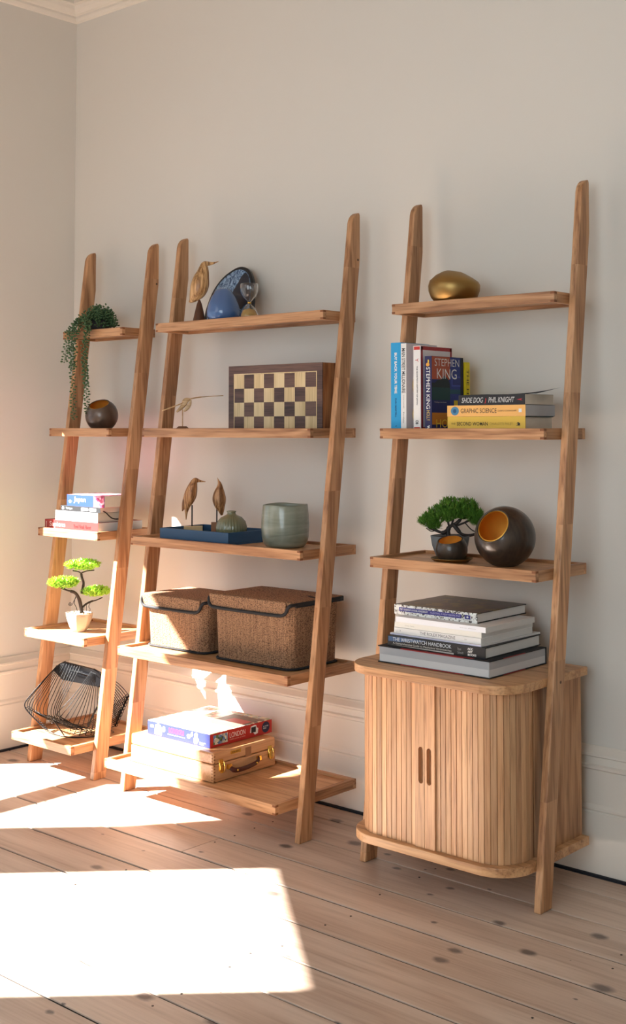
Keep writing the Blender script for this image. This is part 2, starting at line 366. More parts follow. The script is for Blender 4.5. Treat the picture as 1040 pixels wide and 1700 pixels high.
wall_box('wall_rear', 1.9, 5.3, -4.35, -4.2, -.05, CEIL+.05)
wall_box('wall_right', 5.15, 5.3, -4.2, WY, -.05, CEIL+.05)
struct(boxo('ceiling', ceil_paint, None, WX-.15, 5.3, -4.35, WY+.15, CEIL, CEIL+.1))
# floor: boards run along the back wall, one object each
fl = struct(boxo('floor', subfloor, None, WX-.15, 5.3, -4.35, WY, -.06, -.0035))
edges = [.10, -.05, -.208, -.368, -.517, -.668, -.818, -.969]
while edges[-1] > -4.15: edges.append(edges[-1]-.152)
rnd = random.Random(3)
for i, (a, b) in enumerate(zip(edges[:-1], edges[1:])):
    xs = [WX]
    if i == 3: xs += [.925, 3.4]
    else: xs += sorted(rnd.uniform(2.6, 4.8) if i < 9 else rnd.uniform(.2, 4.6) for _ in range(1))
    xs.append(5.15)
    for x0, x1 in zip(xs[:-1], xs[1:]):
        if x1-x0 < .2: continue
        bm = new_bm(); g = .0024+.0020*rnd.random()
        box(bm, x0+.001, x1-.001, b+g, min(a-g, WY), -.022, -.0006*rnd.random())
        for v in bm.verts: v.co -= Vector((x0, b, 0))
        obj('floor_board', bm, pine, fl, (x0, b, 0), bevel=.0007, seg=1)
# nail heads: tiny dark pairs where the boards cross the joists
bm = new_bm()
for k, jx in enumerate((.30, .925, 1.55, 2.16, 2.78, 3.4)):
    for a, b in zip(edges[:-1], edges[1:]):
        for f in (.24, .76):
            if rnd.random() < .5: continue
            cx, cy = jx+rnd.uniform(-.02, .02), b+(a-b)*f
            lathe(bm, [(.0, .0006), (.0026, .0006), (.0028, -.001)], 8, cx, cy)
nh = obj('nail_head', bm, ink(60, 46, 40), fl, kind='stuff')
# baseboards, moulded profile (offset from wall, height)
def base_profile(d):
    return [(0, 0), (d, .006), (d, .160), (d-.004, .164), (d-.001, .168), (d-.001, .173), (d-.006, .181), (d-.006, .268), (d-.001, .272), (d-.0005, .279), (d-.007, .283), (d-.010, .300), (d-.004, .304), (d-.005, .309), (d-.019, .322), (d-.022, .327), (0, .327)]
bm = new_bm(); prism(bm, [(WY-a, z) for a, z in base_profile(WY-BB)], 'x', WX, 5.15)
o = struct(obj('baseboard_back', bm, trim_paint))
bm = new_bm(); prism(bm, [(WX+a, z) for a, z in base_profile(.026)], 'y', -.47, WY)
struct(obj('baseboard_left', bm, trim_paint))
boxo('floor_gap', dark_gap, o, WX, 5.15, BB-.010, BB+.002, -.02, .0062)
boxo('floor_gap', dark_gap, bpy.data.objects['baseboard_left'], WX+.02, WX+.036, -.47, BB, -.02, .0062)
# cornice
cp = [(0, 2.722), (.010, 2.726), (.016, 2.736), (.016, 2.744), (.026, 2.748), (.040, 2.760), (.046, 2.772), (.060, 2.775), (.060, CEIL), (0, CEIL)]
bm = new_bm(); prism(bm, [(WY-a, z) for a, z in cp], 'x', WX, 5.15); struct(obj('trim_1', bm, trim_paint))
bm = new_bm(); prism(bm, [(WX+a, z) for a, z in cp], 'y', -1.6, WY); struct(obj('trim_2', bm, trim_paint))

# ------------------------------------------------------------------ ladder bookcases
T, FOOT, RD, ZB, H = .0205, .2653, .0508, 1.661, 1.80
SLOPE = (FOOT-RD)/ZB
SZ = [1.4995, 1.1537, .8072, .4631, .1206]
SY = [-.1447, -.1994, -.2424, -.2936, -.3415]
TH = .0285
def rail_profile():
    yt = -FOOT+SLOPE*(H-.045)
    arc = [(yt*math.cos(a)+.0, H-.045+.045*math.sin(a)) for a in [PI/2*k/7 for k in range(8)]]
    arc = [(-.003 if y > -.003 else y, z) for y, z in arc]
    return [(-FOOT, 0)]+arc+[(0, H-.008), (0, ZB), (-FOOT+RD, 0)]
def make_rail(root, x0):
    bm = new_bm(); prism(bm, rail_profile(), 'x', 0, T)
    return obj('rail', bm, oak[2], root, (x0, 0, 0), bevel=.0028)
def make_shelf(root, xl, xr, i):
    """a shallow tray: panel with a raised lip on four sides"""
    y0, y1, z1 = SY[i], .002, SZ[i]; z0 = z1-TH; e = .014
    bm = new_bm(); box(bm, 0, xr-xl-2*e, 0, y1-y0-2*e, -.012, 0)
    sh = obj('shelf', bm, oak_stave, root, (xl+e, y0+e, z1-.008))
    def edge(nm, m, a, b, c, d):
        bm = new_bm(); box(bm, 0, b-a, 0, d-c, 0, TH)
        o = obj(nm, bm, m, sh, (a-xl-e, c-y0-e, z0-z1+.008), bevel=.0012)
    edge('front_edge', oak[0], xl, xr, y0, y0+e); edge('back_edge', oak[0], xl, xr, y1-e, y1)
    edge('side_edge', oak[1], xl, xl+e, y0+e, y1-e); edge('side_edge', oak[1], xr-e, xr, y0+e, y1-e)
    bm = new_bm(); w_ = xr-xl
    for zz in (-.0195, .0015):
        for a in (0, w_): 
            s = -1 if a == 0 else 1
            box(bm, a-.0003*s-(.0 if s < 0 else .0), a+.0004*s, .001, .012, zz, zz+.0055)
        box(bm, .0, .011, -.0004, .0006, zz, zz+.0055); box(bm, w_-.011, w_, -.0004, .0006, zz, zz+.0055)
    o = obj('finger_joint', bm, oak_end, sh, (-e, -e, 0), kind='stuff')
    return sh
UN = dict(L=(-.1749, .3737, .0132), M=(.3482, .7858, -.0004), R=(1.3425, .5645, .0098))
LAB = dict(L='narrow oak ladder bookcase at the left, nearest the room corner', M='wide oak ladder bookcase in the middle, holding two seagrass baskets',
           R='oak ladder bookcase at the right with a curved slatted cabinet at its base')
roots = {}
for u, (x, wd, o_) in UN.items():
    root = thing('ladder_bookcase', LAB[u], 'bookcase', (x, o_, 0)); roots[u] = root
    make_rail(root, 0); rr = make_rail(root, wd-T)
    n = 5 if u != 'R' else 3
    for i in range(n): make_shelf(root, T, wd-T, i)
    zs = [SZ[i] for i in range(3)]
    for z in ((.531, ) if u == 'R' else (1.657,)):
        bm = new_bm(); yy = -FOOT+SLOPE*z+RD*(.62 if u == 'R' else .8)
        lathe(bm, [(0, .0004), (.0038, .0004), (.004, -.002)], 12)
        o = obj('dowel', bm, ink(84, 56, 38), rr, (T, yy, z)); o.rotation_euler = (0, PI/2, 0)

# the tambour cabinet of the right bookcase
R_ = roots['R']; xl, xr = T, UN['R'][1]-T; CF = -.368; RAD = .085
def plate(name, yf, inset, z0, z1, rad, mat):
    pts = []
    a0, a1 = xl+inset, xr-inset
    pts += [(a1, .002), (a0, .002)]
    for k in range(13):
        a = PI+PI/2*k/12; pts.append((a0+rad+rad*math.cos(a), yf+rad+rad*math.sin(a)))
    for k in range(13):
        a = 1.5*PI+PI/2*k/12; pts.append((a1-rad+rad*math.cos(a), yf+rad+rad*math.sin(a)))
    bm = new_bm(); prism(bm, pts, 'z', z0, z1)
    return obj(name, bm, mat, R_, bevel=.002)
plate('cabinet_top', CF, 0, .5210, .5425, RAD+.01, oak_stave)
plate('cabinet_base', CF+.006, 0, .0925, .1150, RAD+.01, oak_stave)
BF = CF+.024; BI = .020     # slat face y, side inset
for xs in (xl+BI, xr-BI-.016):
    bm = new_bm(); box(bm, 0, .016, BF+RAD+.035, 0, 0, .406)
    obj('side_panel', bm, wood('oak_side', 2, OD, OM, OL, tone=.03) if xs < .1 else bpy.data.materials['oak_side'], R_, (xs, 0, .115))
boxo('back_panel', oak_stave, R_, xl+BI+.016, xr-BI-.016, -.012, -.003, .115, .521)
boxo('inner_frame', ink(60, 40, 28), R_, xl+BI+RAD*.8, xr-BI-RAD*.8, BF+.02, BF+.03, .115, .521)
boxo('inner_frame', ink(60, 40, 28), R_, xl+BI+.006, xl+BI+.016, BF+RAD, BF+RAD+.06, .115, .521)
boxo('inner_frame', ink(60, 40, 28), R_, xr-BI-.016, xr-BI-.006, BF+RAD, BF+RAD+.06, .115, .521)
midx = 1.6265-UN['R'][0]; STW = .0295
zb_, zt_ = .1155, .5205
def slat_path(side):
    """centres, angles of slats from the lead stile round the corner"""
    pitch = .0160; res = []; x_edge = (xr-BI) if side > 0 else (xl+BI)
    straight = abs(x_edge-midx)-STW-RAD; arc = RAD*PI/2
    s = pitch/2
    while s < straight+arc+.030:
        if s < straight: px, py, an = midx+side*(STW+s), BF, 0
        elif s < straight+arc:
            a = (s-straight)/RAD; cx = x_edge-side*RAD
            px, py, an = cx+side*RAD*math.sin(a), BF+RAD-RAD*math.cos(a), a
        else: px, py, an = x_edge, BF+RAD+(s-straight-arc), PI/2
        res.append((px, py, side*an)); s += pitch
    return res
sb = new_bm(); prism(sb, [(-.0076, 0.0016), (-.0068, 0), (.0068, 0), (.0076, .0016), (.0076, .007), (-.0076, .007)], 'z', 0, zt_-zb_)
slat_me = bpy.data.meshes.new('slat'); sb.to_mesh(slat_me); sb.free(); slat_me.materials.append(oak_slat)
for side in (-1, 1):
    # lead stile with a routed finger slot
    x0, x1 = (midx-STW, midx-.0006) if side < 0 else (midx+.0006, midx+STW+.002)
    yf, yb_ = BF-.006, BF+.006
    cx = (x0+x1)/2+(.0035 if side < 0 else -.002); hw = .0072; za, zc_ = .272, .362
    bm = new_bm()
    outer = [(x0, zb_), (x1, zb_), (x1, zt_), (x0, zt_)]
    hole = [(cx+hw*math.cos(a), za+hw+hw*math.sin(a)) for a in [PI+PI*k/10 for k in range(11)]]+[(cx+hw*math.cos(a), zc_-hw+hw*math.sin(a)) for a in [PI*k/10 for k in range(11)]]
    # four boxes around the slot plus rounded end fills
    box(bm, x0, cx-hw, yf, yb_, zb_, zt_); box(bm, cx+hw, x1, yf, yb_, zb_, zt_)
    prism(bm, [(cx-hw, zb_), (cx+hw, zb_)]+[(cx+hw*math.cos(a), za+hw+hw*math.sin(a)) for a in [2*PI-PI*k/10 for k in range(11)]], 'y', yf, yb_)
    prism(bm, [(cx+hw, zt_), (cx-hw, zt_)]+[(cx+hw*math.cos(a), zc_-hw+hw*math.sin(a)) for a in [PI-PI*k/10 for k in range(11)]], 'y', yf, yb_)
    bmesh.ops.remove_doubles(bm, verts=bm.verts, dist=1e-5)
    for v in bm.verts: v.co -= Vector((midx, BF, zb_))
    door = obj('tambour_door', bm, oak_slat, R_, (midx, BF, zb_))
    boxo('finger_slot', oak[2], door, cx-hw-midx, cx+hw-midx, .0045, .0058, za-zb_, zc_-zb_)
    for (px, py, an) in slat_path(side):
        o = bpy.data.objects.new('slat', slat_me); C.objects.link(o); o.parent = door
        o.location = (px-midx, py-BF, 0); o.rotation_euler = (0, 0, an)

# ------------------------------------------------------------------ books
def book(name, label, loc, size, spine, cover=None, page=None, hard=False, upright=False, rotz=0, group=None, flip=False, top=None):
    """size = (length of spine, depth, thickness); spine faces the room (-y)"""
    Ln, W, Th = size; cover = cover or spine; page = page or paper
    t = thing(name, label, 'book', loc, rotz, group)
    c = .0022 if hard else .0006; lip = .003 if hard else 0
    f = (lambda a, b, c_: (a, b, c_)) if not upright else (lambda a, b, c_: (c_, b, a))
    def bx(nm, m, a0, a1, b0, b1, c0, c1, bev=0):
        p0, p1 = f(a0, b0, c0), f(a1, b1, c1)
        return boxo(nm, m, t, min(p0[0], p1[0]), max(p0[0], p1[0]), min(p0[1], p1[1]), max(p0[1], p1[1]), min(p0[2], p1[2]), max(p0[2], p1[2]), bevel=bev)
    sy0, sy1 = (0, c) if not flip else (W-c, W)
    bx('spine', spine, 0, Ln, sy0, sy1, 0, Th, .0004)
    bx('cover_board', top or cover, 0, Ln, c if not flip else 0, W if not flip else W-c, Th-c, Th)
    bx('cover_board', cover, 0, Ln, c if not flip else 0, W if not flip else W-c, 0, c)
    bx('page_block', page, lip, Ln-lip, (c if not flip else lip), (W-lip if not flip else W-c), c, Th-c)
    return t
X, Y, Z = (1, 0, 0), (0, 1, 0), (0, 0, 1); mX, mY, mZ = (-1, 0, 0), (0, -1, 0), (0, 0, -1)
Zt = SZ[1]-.008
# --- upright books, second shelf of the right bookcase (spine text reads downwards)
def spine_txt(b, s, mat, Th, z_top, length, hgt, **k):
    # right = -z, up = +x  -> outward normal -y
    x = (Th-hgt)/2
    return txt(s, b, mat, (x, 0, z_top), mZ, X, hgt, length, **k)
gU = 'books standing upright on the right bookcase'
SPY = -.172
b = book('paperback', 'bright blue upright paperback at the far left of the book row', (1.3885, SPY, Zt), (1.3885-Zt, .13, .0345), ink(40, 156, 212), upright=True, group=gU)
spine_txt(b, 'BUY BACK YOUR TIME', white, .0345, .215, .112, .0085, bold=.03)
spine_txt(b, 'DAN MARTELL', ink(20, 60, 110), .0345, .090, .052, .0055, bold=.02)
spine_txt(b, 'v', ink(20, 40, 90), .0345, .016, .004, .006)
b = book('paperback', 'white upright book with black capitals beside the blue paperback', (1.4235, SPY, Zt), (1.3855-Zt, .14, .0185), offwhite, cover=ink(216, 206, 208), upright=True, group=gU)
spine_txt(b, 'MAIN STREET MILLIONAIRE', ink(20, 20, 22), .0185, .226, .122, .0115, bold=.01)
spine_txt(b, 'CODIE SANCHEZ', ink(140, 140, 140), .0185, .098, .036, .004)
spine_txt(b, 'Portfolio', ink(60, 60, 60), .0185, .052, .03, .004)
for k in (.045, .125):     # gold chain link on its cover, facing +x
    bm = new_bm(); pts = [(0, .0185, 0)]
    loop = [Vector((.0192, .045+.016*math.cos(a), k+.022*math.sin(a)*(1.25))) for a in [2*PI*j/20 for j in range(21)]]
    loft(bm, loop, .0022, 6, flat=(1, 0, 0)); obj('chain_print', bm, brass, b)
b = book('paperback', 'slim white upright book with red bands at its spine ends', (1.4665, SPY, Zt), (1.3765-Zt, .145, .0245), offwhite, cover=ink(222, 216, 218), upright=True, group=gU)
HJ = 1.3765-Zt
patch('red_band', b, ink(196, 48, 40), (.002, 0, HJ-.011), X, Z, .0205, .009); patch('red_band', b, ink(196, 48, 40), (.002, 0, .002), X, Z, .0205, .009)
spine_txt(b, 'THE SHORTEST HISTORY OF JAPAN', ink(50, 44, 48), .0245, .176, .105, .0058, bold=.01)
spine_txt(b, 'Y', ink(200, 40, 50), .0245, .197, .010, .011)
spine_txt(b, 'OB', ink(20, 20, 24), .0245, .030, .011, .0095, bold=.03)
for a in ((.004, .0, .141, .010), (.004, HJ-.012, .141, .010)):
    patch('red_frame', b, ink(168, 48, 52), (.0245, .002, a[1]+.001), Y, Z, .141, .010)
patch('red_frame', b, ink(168, 48, 52), (.0245, .002, .002), Y, Z, .008, HJ-.004); patch('red_frame', b, ink(168, 48, 52), (.0245, .135, .002), Y, Z, .008, HJ-.004)
b = book('paperback', 'dark upright thriller showing its orange and blue cover', (1.5055, SPY, Zt), (1.3475-Zt, .145, .0225), ink(38, 36, 82), cover=ink(36, 42, 96), upright=True, group=gU)
HK = 1.3475-Zt
spine_txt(b, 'STEPHEN KING', white, .0225, HK-.030, .112, .0125, bold=.0)
spine_txt(b, 'HOLLY', ink(206, 178, 90), .0225, HK-.146, .028, .0115)
spine_txt(b, 'W', white, .0225, .016, .010, .010, bold=.04)
patch('sun_spot', b, ink(226, 160, 60), (.004, 0, HK-.028), X, Z, .012, .010, shape=DISC); patch('window_spot', b, ink(230, 200, 70), (.010, 0, HK-.018), X, Z, .004, .008)
cv = .0225   # cover faces +x; right = +y, up = +z
patch('cover_sky', b, ink(176, 84, 58), (cv, .001, HK-.062), Y, Z, .082, .0615)
patch('cover_hill', b, ink(30, 40, 44), (cv, .001, HK-.105), Y, Z, .082, .055, off=.0004, shape=[(0, 0), (1, 0), (1, .55), (.9, .8), (.7, 1), (.5, .78), (.3, .74), (.15, .6), (0, .62)])
patch('cover_fence', b, ink(24, 62, 62), (cv, .001, HK-.118), Y, Z, .082, .034, off=.0005)
patch('cover_wall', b, ink(40, 56, 124), (cv, .083, HK-.192), Y, Z, .060, .19, off=.0004)
patch('cover_shutter', b, ink(34, 78, 96), (cv, .083, HK-.100), Y, Z, .060, .012, off=.0006)
patch('cover_window', b, ink(64, 78, 160), (cv, .090, HK-.080), Y, Z, .044, .028, off=.0007); patch('cover_window', b, ink(36, 48, 110), (cv, .094, HK-.076), Y, Z, .036, .020, off=.0009)
patch('cover_edge', b, ink(18, 18, 30), (cv, .131, 0), Y, Z, .013, HK, off=.0010)
patch('cover_lamp', b, ink(206, 180, 40), (cv, .100, HK-.152), Y, Z, .018, .034, off=.001)
patch('cover_glow', b, ink(196, 122, 40), (cv, .001, .018), Y, Z, .10, .032, off=.0007)
txt('STEPHEN', b, white, (cv+.0012, .012, HK-.026), Y, Z, .020, .112, bold=-.01); txt('KING', b, white, (cv+.0012, .022, HK-.060), Y, Z, .027, .090, bold=-.005)
txt('Thrilling crime fiction', b, ink(210, 200, 190), (cv+.0008, .010, .076), Y, Z, .0035, .055)
txt('HOLLY', b, ink(232, 196, 70), (cv+.0012, .018, .010), Y, Z, .022, .112)
# yellow book standing behind the thriller, spine turned to the right
b = thing('paperback', 'yellow book edge standing behind the dark upright thriller', 'book', (1.3985, -.022, Zt), 0, gU)
boxo('spine', ink(222, 196, 30), b, .133, .1342, -.0, .020, 0, 1.336-Zt); boxo('cover_board', ink(214, 190, 30), b, 0, .133, 0, .0008, 0, 1.336-Zt); boxo('cover_board', ink(214, 190, 30), b, 0, .133, .0192, .020, 0, 1.336-Zt)
boxo('page_block', paper, b, 0.001, .133, .0008, .0192, .0005, 1.3355-Zt)
txt('THE HOUSE', b, ink(40, 34, 20), (.1342, .005, .17), mZ, Y, .010, .13)
# --- flat stack beside them
gS = 'paperbacks lying flat on the right bookcase'
b = book('hardback_book', 'yellow book lying at the bottom of the small stack', (1.583, -.176, Zt), (.241, .135, .0385), ink(218, 180, 72), cover=ink(40, 56, 52), hard=True, group=gS)
txt('THE', b, ink(120, 96, 40), (.012, 0, .017), X, Z, .005, .014); txt('SECOND WOMAN', b, ink(50, 42, 24), (.030, 0, .015), X, Z, .0095, .098, bold=.01); txt('CHARLOTTE PHILBY', b, ink(172, 140, 60), (.134, 0, .016), X, Z, .007, .070)
patch('publisher_mark', b, ink(34, 30, 26), (.214, 0, .015), X, Z, .012, .009, shape=[(0, 0), (1, 0), (.9, .4), (1, .6), (.5, 1), (.1, .55), (.6, .5)])
b = book('paperback', 'peach-orange book in the middle of the small stack', (1.582, -.176, Zt+.0387), (.243, .140, .0290), ink(240, 182, 104), cover=ink(40, 40, 46), page=paper_g, group=gS)
patch('shell_emblem', b, ink(74, 132, 168), (.012, 0, .003), X, Z, .026, .023, shape=DISC); patch('shell_emblem', b, ink(40, 84, 124), (.019, 0, .009), X, Z, .011, .011, off=.0006, shape=DISC)
txt('GRAPHIC SCIENCE', b, ink(96, 74, 60), (.044, 0, .009), X, Z, .0115, .112); txt('DARRYL CUNNINGHAM', b, ink(120, 86, 60), (.160, 0, .012), X, Z, .004, .056); patch('price_mark', b, white, (.223, 0, .010), X, Z, .009, .009)
b = book('paperback', 'black paperback lying on top of the small stack, cover curling up', (1.619, -.176, Zt+.0680), (.205, .135, .0265), ink(30, 30, 34), cover=ink(48, 48, 52), group=gS)
txt('SHOE DOG', b, ink(198, 196, 194), (.010, 0, .006), X, Z, .014, .068, shear=.25, bold=.01); txt('PHIL KNIGHT', b, ink(198, 196, 194), (.094, 0, .006), X, Z, .014, .080, shear=.25, bold=.01)
patch('red_tick', b, ink(190, 40, 50), (.082, 0, .004), X, Z, .006, .014, shape=[(0, 0), (.6, .1), (1, .8), (.6, 1), (.5, .4)])
patch('red_swoosh', b, ink(170, 34, 44), (.180, 0, .010), X, Z, .018, .006, shape=[(0, .5), (1, 0), (.7, .5), (1, 1)])
bm = new_bm()
G = []
for i in range(9):
    u = i/8; G.append([bm.verts.new((.205*u+(.022*u if 1 else 0), .02+.115*j/4, .0275+.012*abs(u-.35)*(j/4)+.010*max(0, u-.6)*2.5*(j/4))) for j in range(5)])
for i in range(8):
    for j in range(4): bm.faces.new((G[i][j], G[i+1][j], G[i+1][j+1], G[i][j+1]))
bmesh.ops.solidify(bm, geom=bm.faces[:], thickness=.0007); obj('curled_cover', bm, ink(70, 70, 72), b, smooth=True)

# --- large stack on the cabinet
Zc = .5425; gB = 'large books stacked on the slatted cabinet'
b = book('art_book', 'thickest book at the bottom of the large stack, grey page edges and red patches', (1.437, -.290, Zc+.001), (.352, .262, .0425), black, cover=black, page=paper_g, hard=True, flip=True, group=gB)
patch('page_band', b, ink(206, 206, 206), (.004, .003, .003), X, Z, .343, .018, off=.0004); patch('page_band', b, ink(206, 206, 206), (.349, .003, .003), Y, Z, .255, .018, off=.0004)  # paler lower band on the page edges
for z in (.0403, .0002):
    patch('red_print', b, ink(150, 40, 42), (.075, 0, z), X, Z, .20, .0021, off=.0003); patch('red_print', b, ink(150, 40, 42), (.352, .06, z), Y, Z, .10, .0021, off=.0003)
boxo('red_print', ink(150, 40, 42), b, .075, .30, .001, .16, .0425, .0427)
b = book('hardback_book', 'black hardback handbook with white spine title, second from the stack bottom', (1.464, -.283, Zc+.0437), (.304, .262, .0285), ink(22, 22, 24), cover=ink(26, 26, 28), page=paper_w, hard=True, rotz=math.radians(1), group=gB)
patch('blue_print', b, ink(54, 84, 122), (.003, 0, .014), X, Z, .12, .012, off=.0002, shape=[(0, 0), (.3, 0), (1, .8), (1, 1), (0, 1)])
patch('silver_print', b, ink(170, 170, 166), (.01, 0, .0015), X, Z, .20, .004, off=.0002, shape=[(0, 1), (1, .0), (1, 1)])
txt('THE WRISTWATCH HANDBOOK', b, ink(206, 214, 222), (.018, 0, .0155), X, Z, .0095, .185, bold=.0); txt('A Comprehensive Guide to Mechanical Wristwatches', b, ink(200, 200, 196), (.018, 0, .0065), X, Z, .0062, .185)
txt('Ryan\nSchmidt', b, ink(150, 150, 150), (.222, 0, .006), X, Z, .015, .018); txt('ACC\nART\nBOOKS', b, white, (.252, 0, .004), X, Z, .020, .026, bold=.03)
z = Zc+.0725
b = book('magazine', 'thin lilac-edged magazine lying crosswise on the black handbook', (1.462, -.270, z), (.292, .265, .0042), ink(206, 204, 222), cover=offwhite, page=paper_w, rotz=math.radians(-1), group=gB)
z += .0045
b = book('magazine', 'white magazine with grey spine title in the stack of large books', (1.474, -.268, z), (.275, .235, .0148), offwhite, page=paper_w, group=gB)
txt('THE ROLEX MAGAZINE', b, ink(120, 116, 118), (.085, 0, .004), X, Z, .0078, .112); txt('k', b, ink(90, 90, 90), (.020, 0, .006), X, Z, .004); txt('2021', b, ink(150, 150, 150), (.225, 0, .006), X, Z, .003)
z += .015
b = book('magazine', 'cream-white magazine between two white ones in the large stack', (1.474, -.266, z), (.275, .235, .0140), ink(236, 232, 222), cover=offwhite, page=paper_w, group=gB)
txt('Cover Story', b, ink(170, 164, 150), (.035, 0, .005), X, Z, .0035, .03)
z += .0142
b = book('magazine', 'plain white magazine directly under the top garden book', (1.480, -.268, z), (.283, .225, .0140), ink(240, 240, 244), cover=offwhite, page=paper_w, group=gB)
txt('issue thirty', b, ink(180, 180, 180), (.205, 0, .005), X, Z, .003, .05)
z += .0142
art = cover_art('garden_photo_cover', [srgb(46, 36, 28), srgb(60, 46, 34), srgb(96, 78, 34), srgb(66, 44, 44), srgb(40, 34, 30)], 45)
grit = cover_art('speckled_spine', [srgb(236, 234, 230), srgb(210, 206, 200), srgb(240, 240, 236), srgb(90, 84, 80)], 260)
b = book('hardback_book', 'garden hardback on top of the large stack, brown photo cover and purple spine panel', (1.4485, -.235, z), (.266, .228, .0255), grit, cover=black, page=paper_w, hard=True, top=art, group=gB)
patch('spine_panel', b, ink(72, 66, 136), (.016, 0, .0085), X, Z, .202, .0105); txt('PIET OUDOLF & NOEL KINGSBURY', b, white, (.020, .0, .0115), X, Z, .0048, .092, bold=.01); txt('PLANTING: A NEW PERSPECTIVE', b, ink(200, 196, 230), (.120, .0, .0115), X, Z, .0045, .094)
patch('spine_panel', b, ink(72, 66, 136), (.228, 0, .0085), X, Z, .018, .0105); patch('leaf_mark', b, white, (.2325, 0, .0105), X, Z, .009, .007, off=.0006, shape=[(.5, 0), (.7, .3), (1, .4), (.7, .6), (.5, 1), (.3, .6), (0, .4), (.3, .3)])

# --- travel books, third shelf of the left bookcase
Z3 = SZ[2]-.008; gL = 'travel and history books on the left bookcase'
b = book('paperback', 'red paperback at the bottom of the left bookcase stack', (-.149, -.205, Z3), (.300, .190, .0355), ink(160, 42, 40), cover=ink(160, 44, 42), page=paper_w, group=gL)
txt('Sapiens', b, ink(240, 214, 206), (.028, 0, .008), X, Z, .022, .090); txt('Yuval Noah Harari', b, ink(96, 8, 12), (.165, 0, .012), X, Z, .013, .095); txt('VINTAGE', b, ink(240, 214, 206), (.012, 0, .007), Z, mX, .005, .022)
b = book('paperback', 'light grey book second from the bottom of the left stack', (-.091, -.203, Z3+.0357), (.236, .150, .0330), ink(190, 190, 192), cover=ink(60, 70, 76), page=paper, group=gL)
txt('Timeless', b, ink(70, 70, 74), (.020, 0, .010), X, Z, .010, .060)
tokyo = b = book('paperback', 'slim black guidebook third from the bottom of the left stack', (-.061, -.203, Z3+.0689), (.220, .140, .0185), ink(28, 28, 30), cover=ink(28, 28, 30), page=paper, group=gL)
txt('Tokyo', b, white, (.030, 0, .005), X, Z, .0085, .036); patch('logo_disc', b, ink(210, 210, 210), (.008, 0, .004), X, Z, .012, .011, shape=DISC)
for a in (.115, .160):
    patch('title_plate', b, ink(206, 206, 206), (a, 0, .004), X, Z, .038, .0105, shape=[(0, .2), (.06, 0), (.94, 0), (1, .2), (1, .8), (.94, 1), (.06, 1), (0, .8)]); txt('guide', b, ink(40, 40, 40), (a+.007, -.0003, .006), X, Z, .006, .024)
fl_art = cover_art('pink_blossom_print', [srgb(216, 90, 120), srgb(236, 200, 210), srgb(170, 40, 80), srgb(226, 150, 170)], 90)
bw = book('paperback', 'blue guidebook on top of the left stack, pink blossom on its spine end', (-.026, -.203, Z3+.0876), (.207, .135, .0385), ink(24, 54, 132), cover=ink(200, 90, 110), page=paper, top=fl_art, group=gL)
txt('Japan', bw, white, (.040, 0, .010), X, Z, .022, .066, bold=.005); patch('blossom_print', bw, fl_art, (.148, 0, 0), X, Z, .058, .0385, off=.0002)
patch('round_mark', bw, white, (.010, 0, .015), X, Z, .018, .0015); patch('round_mark', bw, white, (.013, 0, .010), X, Z, .012, .0008, shape=DISC)
o = patch('round_mark', bw, white, (.014, 0, .0105), X, Z, .010, .010, shape=[(.5+.5*math.cos(a), .5+.5*math.sin(a)) for a in [2*PI*k/16 for k in range(17)]]+[(.5+.4*math.cos(a), .5+.4*math.sin(a)) for a in [-2*PI*k/16 for k in range(17)]])
bm = new_bm(); loft(bm, smooth_path([(.219, .012, .006), (.224, .020, .002), (.226, .034, -.012), (.226, .050, -.022), (.228, .075, -.023)]), (.0022, .0012), 8, flat=(1, 0, 0)); obj('ribbon_bookmark', bm, ink(24, 20, 20), tokyo)

# ------------------------------------------------------------------ vases, bowls
AZ = lambda px: math.radians(40.79)-math.atan((px-576.5)/2055.0)   # heading used to turn a flat-sided thing as it stands in the room
S0 = SZ[0]-.008
t = thing('gold_vase', 'squat brushed gold vase on the top shelf of the right bookcase', 'vase', (1.534, -.075, S0))
bm = new_bm(); lathe(bm, [(0, .0), (.040, 0), (.052, .006), (.064, .020), (.0705, .038), (.0715, .052), (.067, .064), (.050, .078), (.030, .0885), (.018, .0925), (.0165, .0925), (.0165, .085), (0, .085)], 48)
for v in bm.verts:
    if v.co.z > .05: v.co.z += -(v.co.x*.16)*((v.co.z-.05)/.04)
obj('body', bm, brass, t, smooth=True)

def cut_ball(t, r, cz, dirv, dist, mat, floor_z=0.0, seg=56):
    """hollow ball cut open by a plane, with a flat foot; lining is its own part"""
    d = Vector(dirv).normalized()
    for nm, rr, m in (('shell', r, mat), ('gold_lining', r-.003, goldleaf)):
        bm = new_bm(); bmesh.ops.create_uvsphere(bm, u_segments=seg, v_segments=36, radius=rr)
        bmesh.ops.bisect_plane(bm, geom=bm.verts[:]+bm.edges[:]+bm.faces[:], plane_co=d*dist, plane_no=d, clear_outer=True)
        for v in bm.verts:
            v.co.z = max(v.co.z+cz, floor_z+(0 if nm == 'shell' else .002))
        o = obj(nm, bm, m, t, smooth=True)
    # rim ring
    q = d.to_track_quat('Z', 'Y'); rc = math.sqrt(r*r-dist*dist)-.001
    bm = new_bm(); loop = [q@Vector((rc*math.cos(a), rc*math.sin(a), 0))+d*(dist-.0003)+Vector((0, 0, cz)) for a in [2*PI*k/48 for k in range(49)]]
    loft(bm, loop, .0017, 6, flat=tuple(d)); obj('rim', bm, mat, t, smooth=True)
Z3s = SZ[2]-.008
t = thing('candle_holder', 'large dark bronze ball candle holder with a gold inside', 'candle holder', (1.727, -.125, Z3s), group=None)
cut_ball(t, .079, .0745, (.02, -.871, .49), .064, darkshell)
t = thing('dish', 'shallow gold dish under the small dark candle holder', 'dish', (1.575, -.150, Z3s))
